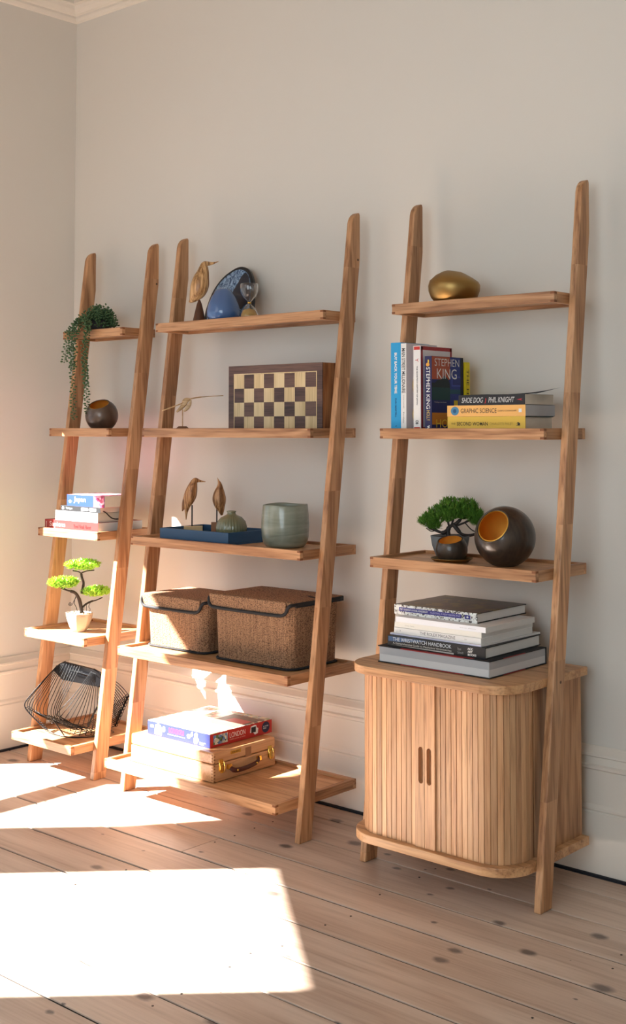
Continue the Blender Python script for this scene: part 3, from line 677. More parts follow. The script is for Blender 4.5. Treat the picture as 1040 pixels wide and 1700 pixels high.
bm = new_bm(); lathe(bm, [(0, 0), (.030, 0), (.044, .003), (.0555, .011), (.0565, .0125), (.055, .013), (.043, .0055), (.030, .0035), (0, .0035)], 48); obj('body', bm, brass, t, smooth=True)
t = thing('candle_holder', 'small dark bronze candle holder standing on the gold dish', 'candle holder', (1.575, -.150, Z3s+.0036))
cut_ball(t, .0425, .0315, (.05, -.28, .95), .026, darkshell)
t = thing('candle_holder', 'brown bronze candle bowl with gold inside below the trailing succulent', 'candle holder', (.056, -.120, SZ[1]-.008))
cut_ball(t, .0566, .0520, (.19, -.43, .86), .043, brownshell)

t = thing('blue_vase', 'glossy blue rounded vase in front of the dark platter', 'vase', (.640, -.095, S0))
bm = new_bm(); lathe(bm, [(0, 0), (.034, 0), (.046, .007), (.0535, .022), (.054, .034), (.050, .056), (.040, .080), (.028, .099), (.0215, .1065), (.020, .1070), (.018, .104), (.018, .09), (0, .09)], 48); obj('body', bm, blueglaze, t, smooth=True)

t = thing('hourglass', 'glass hourglass with amber sand beside the blue vase', 'hourglass', (.742, -.080, S0))
prof = [(.0, 0), (.026, 0), (.0295, .005), (.0285, .020), (.021, .038), (.008, .051), (.0035, .057), (.008, .063), (.021, .077), (.028, .093), (.029, .112), (.0275, .1175), (.0, .1175)]
bm = new_bm(); lathe(bm, prof, 40); gb = obj('glass_bulb', bm, glass, t, smooth=True); sm_ = gb.modifiers.new('wall', 'SOLIDIFY'); sm_.thickness = .0012; sm_.offset = -1
bm = new_bm(); lathe(bm, [(0, .002), (.024, .002), (.0275, .006), (.0265, .020), (.019, .034), (0, .040)], 32); obj('sand', bm, sand, t, smooth=True)
bm = new_bm(); lathe(bm, [(.0045, .054), (.0062, .055), (.0062, .059), (.0045, .060)], 20); obj('brass_collar', bm, gold, t, smooth=True)

# platter leaning behind
t = thing('platter', 'dark platter with marbled blue glaze leaning behind the blue vase', 'platter', (.448, -.012, S0))
K = .225/590; KZ = .000350
def pp(L_): return [((a-250)*K, (770-b)*KZ) for a, b in L_]
out = chaikin(pp([(250, 600), (262, 715), (330, 772), (520, 778), (740, 774), (835, 720), (845, 610), (800, 420), (775, 310), (705, 215), (600, 182), (510, 205), (380, 285), (290, 420)]), 2)
LEAN = math.radians(-14)
bm = new_bm(); prism(bm, out, 'y', 0, .014); o = obj('plate_body', bm, plateblack, t, bevel=.003)
def inset(pts, f): 
    cx = sum(p[0] for p in pts)/len(pts); cz = sum(p[1] for p in pts)/len(pts); return [(cx+(x-cx)*f, cz+(z-cz)*f) for x, z in pts]
bm = new_bm(); prism(bm, inset(out, .90), 'y', -.0012, .001); o2 = obj('marbled_glaze', bm, marble, t)
nv = chaikin(pp([(690, 250), (745, 320), (772, 420), (800, 560), (745, 590), (700, 640), (640, 520), (555, 450), (610, 370), (640, 290)]), 2)
bm = new_bm(); prism(bm, nv, 'y', -.0022, -.001); o3 = obj('navy_glaze_area', bm, navy, t)
for q in (o, o2, o3): q.rotation_euler = (LEAN, 0, 0)

# ribbed pot
t = thing('bud_vase', 'small ribbed olive-grey bud vase standing in the navy tray', 'vase', (.722, -.135, Z3s+.0055))
bm = new_bm(); lathe(bm, [(0, 0), (.033, 0), (.0405, .010), (.0475, .032), (.0478, .044), (.043, .060), (.032, .073), (.018, .080), (.0135, .083), (.013, .088), (.0150, .0905), (.0150, .0925), (.011, .093), (.010, .07), (0, .07)], 120,
      rfun=lambda a, z: 1+(.022*math.cos(a*30) if .015 < z < .079 else 0)); obj('body', bm, olive, t, smooth=True)
# art glass vessel
t = thing('glass_vase', 'wide smoky grey-green glass vase on the middle bookcase', 'vase', (.948, -.130, Z3s))
bm = new_bm(); lathe(bm, [(0, 0), (.045, 0), (.058, .004), (.066, .014), (.0705, .032), (.072, .060), (.0705, .095), (.0675, .124), (.066, .1275), (.0635, .127), (.063, .12), (.066, .09), (.066, .05), (.060, .018), (.04, .01), (0, .01)], 64); obj('body', bm, smokeglass, t, smooth=True)
for v in t.children[0].data.vertices:
    if v.co.z > .11: v.co.z += .0015*math.sin(3*math.atan2(v.co.y, v.co.x))
# navy tray
t = thing('tray', 'rectangular navy tray holding two small birds and a bud vase', 'tray', (.474, -.212, Z3s))
TW, TDp, TH_ = .314, .190, .038
bm = new_bm(); box(bm, 0, TW, 0, TDp, 0, .0055); obj('tray_base', bm, tealgrey, t)
for a in ((0, TW, 0, .008), (0, TW, TDp-.008, TDp), (0, .008, .008, TDp-.008), (TW-.008, TW, .008, TDp-.008)):
    bm = new_bm(); box(bm, *a, .0055, TH_); obj('tray_side', bm, tealgrey, t, bevel=.001)

# ------------------------------------------------------------------ birds
def bird_loft(t, nm, pts, k, org, mat, depth=.8, seg=18):
    P = [Vector(((a-org[0])*k, 0, (org[1]-b)*k)) for a, b, r in pts]; Rr = [r*k for _, _, r in pts]
    # densify smoothly
    Q, S = [], []
    n = len(P)
    for i in range(n-1):
        for j in range(4):
            u = j/4; p0, p1, p2, p3 = P[max(i-1, 0)], P[i], P[i+1], P[min(i+2, n-1)]
            Q.append(.5*((2*p1)+(p2-p0)*u+(2*p0-5*p1+4*p2-p3)*u*u+(3*p1-p0-3*p2+p3)*u**3))
            s0, s1, s2, s3 = Rr[max(i-1, 0)], Rr[i], Rr[i+1], Rr[min(i+2, n-1)]
            S.append(max(.0004, .5*((2*s1)+(s2-s0)*u+(2*s0-5*s1+4*s2-s3)*u*u+(3*s1-s0-3*s2+s3)*u**3)))
    Q.append(P[-1]); S.append(Rr[-1])
    bm = new_bm(); loft(bm, Q, [(s, s*depth) for s in S], seg); return obj(nm, bm, mat, t, smooth=True)
k = .000302
t = thing('bird_sculpture', 'large striped wooden bird on a brown cone, top shelf of the middle bookcase', 'sculpture', (.523, -.092, S0), AZ(335))
bird_loft(t, 'body', [(392, 196, 14), (372, 190, 26), (343, 200, 40), (332, 232, 50), (322, 290, 68), (306, 350, 86), (292, 420, 97), (268, 490, 90), (232, 550, 62), (198, 592, 28), (172, 608, 5)], k, (285, 850), olivewood)
bird_loft(t, 'beak', [(375, 188, 24), (410, 186, 18), (445, 178, 10), (490, 163, 2)], k, (285, 850), olivewood)
bm = new_bm(); lathe(bm, [(0, 0), (.0225, 0), (.0230, .003), (.0085, .066), (.004, .078), (0, .082)], 28); obj('cone_base', bm, plain('brown_cone_wood', srgb(92, 52, 30), .4, noise_amt=.2, noise_scale=30), t, smooth=False)
k = .000436
t = thing('bird_sculpture', 'small teak bird facing right on a black rod, left in the navy tray', 'sculpture', (.524, -.120, Z3s+.0055), AZ(320))
bird_loft(t, 'body', [(168, 78, 14), (148, 78, 22), (136, 95, 27), (124, 135, 39), (112, 180, 46), (98, 225, 40), (88, 265, 24), (82, 310, 11), (80, 365, 2)], k, (124, 491), teak)
bird_loft(t, 'wing_tip', [(85, 190, 22), (70, 240, 20), (60, 280, 12), (51, 303, 2)], k, (124, 491), teak)
bird_loft(t, 'beak', [(160, 76, 14), (185, 82, 8), (222, 87, 2)], k, (124, 491), teak)
bm = new_bm(); loft(bm, [(0, 0, .03), (0, 0, .102)], .0022, 10); obj('rod', bm, blackwire, t)
boxo('plank_base', plain('pale_plank', srgb(196, 170, 126), .6), t, -.026, .034, -.016, .016, 0, .0345, bevel=.001)
t = thing('bird_sculpture', 'small teak bird seen from behind, beak up, beside the bud vase', 'sculpture', (.592, -.075, Z3s+.0055), AZ(364))
bird_loft(t, 'body', [(312, 55, 1), (318, 75, 6), (327, 98, 14), (329, 125, 24), (326, 165, 40), (325, 210, 50), (330, 255, 42), (339, 295, 24), (345, 332, 8)], k, (308, 491), teak, depth=.7)
bm = new_bm(); loft(bm, [(0, 0, .04), (0, 0, .100)], .0022, 10); obj('rod', bm, blackwire, t)
boxo('block_base', plain('brown_block', srgb(140, 96, 66), .6), t, -.018, .010, -.014, .014, 0, .0475, bevel=.001)
# flying bird
k = .000262; S1 = SZ[1]-.008
t = thing('bird_sculpture', 'pale wooden flying bird with long thin wings on a slim rod', 'sculpture', (.487, -.130, S1), AZ(303))
org = (400, 622)
bm = new_bm(); loft(bm, smooth_path([((152-400)*k, -.03, (622-378)*k), ((330-400)*k, -.008, (622-310)*k), ((415-400)*k, 0, (622-272)*k), ((470-400)*k, 0, (622-235)*k)]), [(.0018, .004)]*18+[(.0018, .004)]*4, 8); obj('left_wing', bm, balsa, t)
bm = new_bm(); loft(bm, smooth_path([((460-400)*k, 0, (622-238)*k), ((560-400)*k, .006, (622-212)*k), ((700-400)*k, .02, (622-196)*k), ((905-400)*k, .045, (622-182)*k)]), [(.0022, .004)]*8+[(.0013, .003)]*16, 8); obj('right_wing', bm, balsa, t)
bird_loft(t, 'body', [(492, 232, 14), (440, 250, 34), (418, 290, 34), (385, 335, 24), (345, 375, 16), (325, 392, 8)], k, org, balsa, depth=.5)
bird_loft(t, 'tail', [(500, 240, 10), (490, 290, 20), (465, 330, 26), (440, 362, 20), (415, 384, 8)], k, org, balsa, depth=.4)
bm = new_bm(); loft(bm, [(0, 0, .008), (0, 0, .070)], .0017, 10); obj('rod', bm, balsa, t)
bm = new_bm(); lathe(bm, [(0, 0), (.0195, 0), (.0195, .009), (.0125, .0145), (0, .0145)], 8); obj('octagon_base', bm, plain('brown_base', srgb(124, 88, 66), .5), t)

# ------------------------------------------------------------------ chess box
t = thing('chess_box', 'folded wooden chess box standing upright, checkerboard facing the room', 'chess box', (.702, -.130, S1))
CW, CD, CH = .395, .060, .2015
boxo('case_body', wood('reddish_wood', 2, srgb(120, 72, 40), srgb(150, 96, 58), srgb(170, 116, 74), fine=1.3), t, .0005, CW-.0005, .004, CD, 0, CH-.0005)
boxo('board_panel', walnut, t, 0, CW, 0, .004, 0, CH, bevel=.0006); boxo('board_panel', walnut, t, 0, CW, CD, CD+.004, 0, CH, bevel=.0006)
gx0, gx1, gz1 = .027, .371, .1735; sq = (gx1-gx0)/8; szz = .0432
bm = new_bm()
for a in ((gx0-.003, gx1+.003, gz1, gz1+.003), (gx0-.003, gx0, 0.0, gz1), (gx1, gx1+.003, 0.0, gz1)): box(bm, a[0], a[1], -.0004, .0005, a[2], a[3])
obj('inlay_line', bm, maple, t)
for r in range(4):
    for c in range(8):
        lt = (r+c) % 2 == 0; bm = new_bm(); box(bm, 0, sq, -.0004, .0004, 0, szz-(.0002 if lt else 0))
        obj('light_square' if lt else 'dark_square', bm, maple if lt else walnut, t, (gx0+c*sq, -.0003 if lt else -.0001, gz1-(r+1)*szz))

# ------------------------------------------------------------------ woven baskets with lids
Z4 = SZ[3]-.008
def rrect(x0, x1, y0, y1, r, n=6):
    pts = []
    for cx, cy, a0 in ((x1-r, y0+r, -PI/2), (x1-r, y1-r, 0), (x0+r, y1-r, PI/2), (x0+r, y0+r, PI)):
        for k in range(n+1): a = a0+PI/2*k/n; pts.append((cx+r*math.cos(a), cy+r*math.sin(a)))
    return pts
def basket(label, x0, x1, y0, y1, h, top_flare):
    t = thing('storage_basket', label, 'basket', (x0, y0, Z4), group='lidded seagrass baskets'); W, D = x1-x0, y1-y0
    bm = new_bm(); lo = rrect(0, W, 0, D, .03); hi = rrect(-top_flare, W+top_flare, -top_flare*.5, D+.004, .03)
    A = [bm.verts.new((p[0], p[1], .004)) for p in lo]; B = [bm.verts.new((p[0], p[1], h)) for p in hi]; n = len(A)
    for i in range(n): bm.faces.new((A[i], A[(i+1) % n], B[(i+1) % n], B[i]))
    bm.faces.new(A[::-1]); bm.faces.new(B); obj('body', bm, seagrass, t)
    def trim(nm, pts, r, par=t, flat=(0, 0, 1)):
        bm = new_bm(); loft(bm, pts, r, 8, flat=flat); return obj(nm, bm, black, par, smooth=True)
    base = [Vector((p[0], p[1], .0045)) for p in rrect(-.002, W+.002, -.002, D+.002, .03)]; trim('base_trim', base+[base[0]], (.006, .0035), flat=(0, 0, 1))
    # lid: slab with a flap folding over the front
    f = top_flare+.005; L0, L1 = -f, W+f
    bm = new_bm(); box(bm, L0, L1, -f*.6, D+.006, h, h+.010); box(bm, L0, L1-.022, -f*.6-.006, -f*.6, h-.030, h+.010)
    lid = obj('lid', bm, seagrass, t, bevel=.004)
    yf = -f*.6-.007
    pth = [(L1-.0, D, h+.003), (L1, yf+.012, h+.003), (L1-.004, yf, h+.002), (L1-.012, yf, h-.006), (L1-.018, yf, h-.018), (L1-.028, yf, h-.027), (L1-.045, yf, h-.031), (L0+.03, yf, h-.031), (L0+.010, yf, h-.028), (L0+.001, yf, h-.017), (L0-.001, yf+.003, h), (L0-.001, yf+.02, h+.004), (L0-.001, D, h+.003), (L0, D+.006, h+.005), (L1, D+.006, h+.005), (L1, D, h+.003)]
    trim('lid_trim', smooth_path(pth, 2), .005, lid, flat=(.3, .8, .5))
    bm = new_bm(); loft(bm, smooth_path([(L1+.001, D*.55, h+.008), (L1-.04, D*.55, h+.012), (L1-.06, D*.62, h+.011)], 1), (.006, .0015), 6, flat=(0, 0, 1)); obj('lid_tab', bm, black, lid)
    boxo('lid_side_band', black, lid, L1-.001, L1+.0025, yf+.02, D+.006, h-.006, h+.008)
    return t
basket('smaller seagrass basket with a black-trimmed lid, left on the middle bookcase', .396, .668, -.196, -.01, .158, .007)
basket('larger seagrass basket with a black-trimmed lid, right on the middle bookcase', .730, 1.050, -.212, -.004, .188, .007)

# ------------------------------------------------------------------ wooden case and puzzle box
Z5 = SZ[4]-.008
t = thing('wooden_case', 'wooden carry case with brass latches and leather handle on the bottom shelf', 'case', (.436, -.292, Z5+.001))
W, D, Hc = .376, .262, .0865; zs = .052
bm = new_bm(); box(bm, 0, W, 0, D, .0, zs-.0006); obj('case_body', bm, casewood, t, bevel=.003)
bm = new_bm(); box(bm, 0, W, 0, D, zs+.0006, Hc); obj('case_lid', bm, casewood, t, bevel=.006, seg=3)
bm = new_bm(); 
for a in (0.008, W-.02):
    for b_ in (.008, D-.02): box(bm, a, a+.012, b_, b_+.012, -.001, 0)
obj('foot_pad', bm, ink(60, 40, 30), t)
fj = new_bm()
for i in range(9): box(fj, W-.007, W-.003, -.0003, .002, .006+i*.009, .0095+i*.009)
obj('finger_joint', fj, oak_end, t, kind='stuff')
fj = new_bm()
for i in range(9): box(fj, W-.001, W+.0003, .003, .008, .0015+i*.009, .005+i*.009)
obj('finger_joint', fj, oak_end, t, kind='stuff')
for yy in (.030, .236):
    boxo('latch_plate', gold, t, W, W+.002, yy-.008, yy+.008, .030, .064, bevel=.0006)
    l = boxo('latch_bar', gold, t, W+.002, W+.007, yy-.006, yy+.006, .026, .050, bevel=.002)
    bm = new_bm(); loft(bm, smooth_path([(W+.004, yy-.009, .056), (W+.009, yy-.009, .040), (W+.007, yy-.008, .026), (W+.007, yy+.008, .026), (W+.009, yy+.009, .040), (W+.004, yy+.009, .056)], 1), .0014, 6, flat=(1, .2, .1)); obj('latch_loop', bm, gold, t)
leather = plain('brown_leather', srgb(78, 36, 28), .45, noise_amt=.1, noise_scale=80)
bm = new_bm(); loft(bm, smooth_path([(W+.006, .064, .034), (W+.014, .070, .026), (W+.018, .090, .024), (W+.019, .125, .026), (W+.018, .160, .030), (W+.012, .176, .034), (W+.006, .184, .040)], 2), [(.007, .003)]*30, 10, flat=(1, 0, 0)); h = obj('handle', bm, leather, t, smooth=True)
for yy, zz in ((.080, .026), (.160, .031)):
    bm = new_bm(); bmesh.ops.create_uvsphere(bm, u_segments=12, v_segments=8, radius=.0034); obj('rivet', bm, gold, h, (W+.0215, yy, zz), smooth=True)
for yy in (.062, .186):
    boxo('handle_mount', gold, t, W, W+.008, yy-.008, yy+.008, .030, .044, bevel=.001)
boxo('name_plate', gold, t, W, W+.0010, .070, .112, .0705, .0805); txt('FINE ARTS', t, ink(90, 66, 30), (W+.0010, .074, .0735), Y, Z, .004, .034)
boxo('cut_patch', ink(150, 104, 68), t, W, W+.0006, .132, .156, .050, .078)

t = thing('puzzle_box', 'blue and red jigsaw puzzle box lying on the wooden case', 'puzzle box', (.482, -.262, Z5+.0885))
W, D, Hc = .284, .262, .0415
pa = cover_art('illustrated_map_print', [srgb(206, 190, 160), srgb(140, 150, 110), srgb(190, 120, 100), srgb(224, 214, 196), srgb(120, 104, 96), srgb(170, 176, 180), srgb(214, 200, 170)], 70)
boxo('box_body', ink(44, 60, 140), t, 0.001, W-.001, .001, D-.001, 0, Hc-.001)
boxo('box_lid', pa, t, 0, W, 0, D, Hc-.003, Hc, bevel=.0006)
patch('blue_side', t, ink(36, 48, 112), (0, 0, .0), X, Z, W, Hc-.0015, off=.0006); patch('red_side', t, ink(190, 44, 34), (W, 0, 0), Y, Z, D, Hc-.0015, off=.0006)
txt('LONDON', t, ink(226, 50, 80), (.100, -.0004, .018), X, Z, .0155, .068, bold=.02); txt('Illustrated by Katherine Fraser', t, white, (.094, -.0004, .0105), X, Z, .004, .080)
dome = [(0, .1), (.05, .05), (.95, 0), (1, .45), (.85, .85), (.62, .9), (.55, 1), (.45, 1), (.35, .9), (.1, .8)]
patch('illustration_print', t, white, (.032, 0, .002), X, Z, .036, .037, off=.0012, shape=dome)
patch('illustration_print', t, white, (.070, 0, .016), X, Z, .013, .018, off=.0012, shape=DISC); patch('caption_print', t, white, (.014, 0, .022), X, Z, .014, .008, off=.0012)
patch('illustration_print', t, white, (.182, 0, .014), X, Z, .016, .014, off=.0012, shape=DISC); patch('illustration_print', t, white, (.196, 0, .022), X, Z, .014, .015, off=.0012, shape=[(0, 0), (.6, 0), (1, .3), (.9, 1), (.5, .9)])
patch('illustration_print', t, white, (.212, 0, .003), X, Z, .024, .034, off=.0012, shape=[(.2, 0), (.6, 0), (.8, .25), (1, .35), (.95, .5), (.75, .6), (.8, .9), (.5, 1), (.2, .9), (.15, .6), (0, .4), (.05, .15)])
txt('Get lost in\nLondon', t, white, (.238, -.0004, .004), X, Z, .009, .026)
patch('map_inset', t, cover_art('map_inset_print', [srgb(200, 196, 170), srgb(90, 120, 70), srgb(90, 130, 180), srgb(230, 224, 200), srgb(60, 70, 60), srgb(150, 160, 170)], 120), (W, .012, .007), Y, Z, .060, .028, off=.001)
txt('LONDON', t, ink(250, 232, 220), (W+.0005, .080, .016), Y, Z, .0155, .066, bold=.0); txt('1000-piece puzzle', t, ink(240, 190, 170), (W+.0005, .080, .008), Y, Z, .005, .066)
patch('kettle_print', t, white, (W, .166, .006), Y, Z, .036, .030, off=.001, shape=[(0, .3), (.1, .9), (.5, 1), (.75, .95), (.8, .7), (1, .6), (.95, .1), (.6, 0), (.4, .25)]); patch('kettle_print', t, ink(40, 34, 34), (W, .171, .014), Y, Z, .020, .017, off=.0013)
patch('seal_print', t, ink(34, 34, 66), (W, .218, .004), Y, Z, .034, .034, off=.001, shape=DISC); txt('XL POSTER\nINSIDE', t, white, (W+.0006, .223, .016), Y, Z, .010, .024)
for n_, a in enumerate(((.165, .005, .115, .05, (96, 92, 112)), (.15, .10, .125, .13, (112, 88, 76)), (.19, .15, .08, .04, (180, 60, 50)))):
    boxo('lid_print', ink(*a[4]), t, a[0], a[0]+a[2], a[1], a[1]+a[3], Hc-.001, Hc+.0004+.0003*n_)
txt('LONDON', t, white, (.185, .020, Hc+.0009), X, Y, .016, .07)

# ------------------------------------------------------------------ plants
def leaf_tuft(bm, c, n, ln, wd, rng, up=.6, spread=1.0):
    """a rosette of flat pointed leaflets"""
    for i in range(n):
        a = rng.uniform(0, 2*PI); el = rng.uniform(.1, 1.2)*up
        d = Vector((math.cos(a)*math.cos(el), math.sin(a)*math.cos(el), math.sin(el))).normalized()*ln*rng.uniform(.7, 1.15)
        s = d.cross(Vector((0, 0, 1)))
        if s.length < 1e-5: s = Vector((1, 0, 0))
        s = s.normalized()*wd; u_ = s.cross(d).normalized()*wd*.4
        b0 = bm.verts.new(c); m1 = bm.verts.new(c+d*.55+s+u_); m2 = bm.verts.new(c+d*.55-s+u_); tp = bm.verts.new(c+d)
        bm.faces.new((b0, m1, tp)); bm.faces.new((b0, tp, m2))
rng = random.Random(11)
# lime bonsai, left bookcase
t = thing('bonsai', 'lime green bonsai with three leaf pads in a pale pot', 'potted plant', (.006, -.172, Z4), group=None)
bm = new_bm(); lathe(bm, [(0, 0), (.026, 0), (.029, .003), (.040, .020), (.050, .045), (.0535, .063), (.0505, .064), (.047, .052), (0, .052)], 7)
for v in bm.verts: v.co.y *= .85
obj('pot', bm, concrete, t, bevel=.0045, seg=3, smooth=True)
bm = new_bm(); lathe(bm, [(0, .056), (.049, .056)], 24)
for v in bm.verts: v.co.y *= .82
obj('soil', bm, soil, t)
bm = new_bm()
for i in range(90):
    r = .044*math.sqrt(rng.random()); a = rng.uniform(0, 2*PI); m4 = Matrix.Translation((r*math.cos(a), r*math.sin(a)*.82, .0575+rng.uniform(0, .004)))@Matrix.Scale(rng.uniform(.6, 1.2), 4)
    bmesh.ops.create_icosphere(bm, subdivisions=1, radius=.0042, matrix=m4)
obj('pebbles', bm, pebble, t, kind='stuff')
k = .00208/6.5; ox = (440, 950)   # drawing scale of the plant profile
def V(a, b, y=0): return (.0+(a-ox[0])*k, y, (ox[1]-b)*k)
th = new_bm()
loft(th, smooth_path([V(470, 770), V(462, 680, -.004), V(440, 590, -.008), V(400, 530, -.010), V(350, 515, -.012), V(300, 500, -.01), V(240, 470, -.01)]), [.0072]*3+[.0062]*7+[.0052]*8+[.003]*30, 8)
loft(th, smooth_path([V(470, 545, -.006), V(482, 480), V(490, 430, .004), V(468, 380, .002), V(462, 330), V(430, 310), V(370, 300)]), [.0048]*8+[.0042]*10+[.002]*30, 8)
loft(th, smooth_path([V(462, 720), V(490, 680, .006), V(560, 640, .01), V(620, 630, .01), V(690, 600, .01)]), [.0034]*12+[.002]*20, 8)
loft(th, smooth_path([V(455, 330), V(520, 305), V(600, 300)]), .002, 6)
rt = t
o = obj('trunk', th, bark, t, smooth=True); o.rotation_euler = (0, 0, AZ(131))
cw = new_bm()
sp = [V(430, 560, -.01), V(395, 600, -.012), V(375, 650, -.012)]+[V(348+24*(1-j/14)*math.cos(j*.9), 650+24*(1-j/14)*math.sin(j*.9), -.012) for j in range(14)]
loft(cw, smooth_path(sp, 1), .0010, 5); loft(cw, smooth_path([V(410, 560, -.01), V(385, 640, -.012), V(415, 690, -.01), V(425, 740, 0)], 2), .0010, 5); loft(cw, smooth_path([V(490, 750, -.01), V(500, 660, -.012), V(520, 640, -.012), V(515, 740, -.01), V(545, 745, -.01), V(565, 715, -.01), V(540, 690, -.01), V(560, 640, -.01), V(580, 625, -.01)], 2), .0010, 5)
o = obj('curled_wire', cw, blackwire, t, kind='stuff'); o.rotation_euler = (0, 0, AZ(131))
for (cx, cz, rx, rz) in ((478, 262, 190, 66), (272, 445, 160, 78), (618, 548, 155, 64)):
    bm = new_bm(); c0 = Vector(V(cx, cz))
    for i in range(330):
        a, r_ = rng.uniform(0, 2*PI), math.sqrt(rng.random()); hh = rng.uniform(-1, 1)*math.sqrt(max(0, 1-r_*r_))
        p = c0+Vector((math.cos(a)*r_*rx*k, math.sin(a)*r_*rx*k*.55, hh*rz*k*.85+.004))
        leaf_tuft(bm, p, 7, .0115, .0026, rng, up=1.25)
    bm.faces.ensure_lookup_table()
    for f in bm.faces: f.material_index = 1 if f.index % 5 == 0 else 0
    o = obj('leaf_pad', bm, lime, t, kind='stuff'); o.data.materials.append(limed); o.rotation_euler = (0, 0, AZ(131))

# dark bonsai, right bookcase
t = thing('bonsai', 'dark green pine bonsai in a grey pot beside the bronze ball', 'potted plant', (1.512, -.070, Z3s))
bm = new_bm(); lathe(bm, [(0, 0), (.034, 0), (.037, .003), (.049, .035), (.0535, .062), (.0505, .062), (.047, .055), (0, .055)], 40); obj('pot', bm, greypot, t, smooth=True)
bm = new_bm(); lathe(bm, [(0, .0575), (.048, .057)], 24); obj('soil', bm, soil, t)
k = .00164/4.727; ox = (318, 370)
def V(a, b, y=0): return (.0+(a-ox[0])*k, y, .058+(ox[1]-b)*k)
th = new_bm()
loft(th, smooth_path([V(312, 385), V(302, 340), V(300, 310), V(325, 280), V(360, 270), V(400, 235), V(430, 200)]), [.0085]*4+[.0065]*8+[.0048]*10+[.003]*30, 8)
loft(th, smooth_path([V(300, 315), V(270, 338, -.004), V(235, 330, -.006), V(190, 310, -.004), V(140, 290)]), [.0055]*8+[.0038]*10+[.002]*20, 8)
loft(th, smooth_path([V(345, 270), V(375, 310, -.004), V(410, 350, -.006), V(470, 358, -.004), V(520, 345)]), [.0058]*8+[.0040]*10+[.002]*20, 8)
loft(th, smooth_path([V(310, 285), V(300, 240), V(270, 200), V(240, 190)]), .0030, 8); loft(th, smooth_path([V(360, 285), V(420, 262), V(470, 240), V(510, 200)]), .0028, 8); loft(th, smooth_path([V(330, 275), V(345, 230), V(360, 180)]), .0028, 8)
loft(th, smooth_path([V(430, 250), V(480, 310), V(520, 330)]), .0016, 6); loft(th, smooth_path([V(130, 300), V(170, 330), V(200, 320)]), .0013, 6)
o = obj('trunk', th, bark, t, smooth=True); o.rotation_euler = (0, 0, AZ(745))
for (cx, cz, rx, rz) in ((150, 250, 80, 60), (230, 200, 90, 70), (330, 140, 110, 70), (430, 140, 100, 68), (490, 200, 85, 62), (300, 205, 80, 55), (405, 195, 90, 50), (520, 250, 40, 40), (190, 290, 50, 40)):
    bm = new_bm(); c0 = Vector(V(cx, cz))
    for i in range(int(1.5*(rx*rz)**.5)):
        a, r_ = rng.uniform(0, 2*PI), math.sqrt(rng.random()); hh = rng.uniform(-1, 1)*math.sqrt(max(0, 1-r_*r_))
        p = c0+Vector((math.cos(a)*r_*rx*k, math.sin(a)*r_*rx*k*.75, hh*rz*k))
        leaf_tuft(bm, p, 12, .0145, .0013, rng, up=1.1)
    bm.faces.ensure_lookup_table()
    for f in bm.faces: f.material_index = (f.index//24) % 2
    o = obj('needle_cluster', bm, needle, t, kind='stuff'); o.data.materials.append(needled); o.rotation_euler = (0, 0, AZ(745))

# trailing succulent, left bookcase top shelf
t = thing('trailing_succulent', 'dark green trailing succulent spilling over the top shelf at the left', 'potted plant', (-.030, -.062, S0))
bm = new_bm(); lathe(bm, [(0, 0), (.036, 0), (.044, .045), (.041, .045), (.038, .038), (0, .038)], 24); obj('pot', bm, plain('dark_pot', srgb(34, 32, 34), .5), t, smooth=True)
bd = new_bm(); bmesh.ops.create_icosphere(bd, subdivisions=1, radius=1)
bdv = [v.co.copy() for v in bd.verts]; bdf = [[v.index for v in f.verts] for f in bd.faces]; bd.free()
def strand(path, dens=1.0, spread=.0085, size=.0044):
    pts = smooth_path(path, 2); verts, faces = [], []
    L_ = [0]
    for a, b_ in zip(pts[:-1], pts[1:]): L_.append(L_[-1]+(b_-a).length)
    n = int(L_[-1]/.0034*dens); j = 0
    for i in range(n):
        s = L_[-1]*i/max(1, n-1)
        while j < len(L_)-2 and L_[j+1] < s: j += 1
        u = (s-L_[j])/max(1e-6, L_[j+1]-L_[j]); c = pts[j].lerp(pts[j+1], min(1, u)); tn = (pts[j+1]-pts[j]).normalized()
        a = i*2.4+rng.uniform(-.4, .4); n1 = tn.orthogonal().normalized(); n2 = tn.cross(n1)
        d = (n1*math.cos(a)+n2*math.sin(a)); c2 = c+d*spread*rng.uniform(.75, 1.25); q = d.to_track_quat('Z', 'Y'); b0 = len(verts); sz = size*rng.uniform(.8, 1.15)
        for v in bdv: verts.append(c2+q@Vector((v.x*sz*.75, v.y*sz*.75, v.z*sz*1.25)))
        faces += [[b0+k_ for k_ in f] for f in bdf]
    bm = new_bm(); loft(bm, pts, .0008, 4)
    vs = [bm.verts.new(v) for v in verts]
    for f in faces: bm.faces.new([vs[i_] for i_ in f])
    return obj('trailing_strand', bm, bead, t, smooth=True, kind='stuff')
# dome of short strands
for i in range(34):
    a = rng.uniform(0, 2*PI); r_ = rng.uniform(.02, .062); h_ = rng.uniform(.075, .118)*(1-.35*(r_/.062)**2)
    e = (r_*math.cos(a)*1.12, r_*math.sin(a)*.80)
    strand([(e[0]*.15, e[1]*.15, .035), (e[0]*.5, e[1]*.5, h_), (e[0]*.95, e[1]*.95, h_*.82), (e[0]*1.08, e[1]*1.08, max(.008, h_*.30))], 1.0)
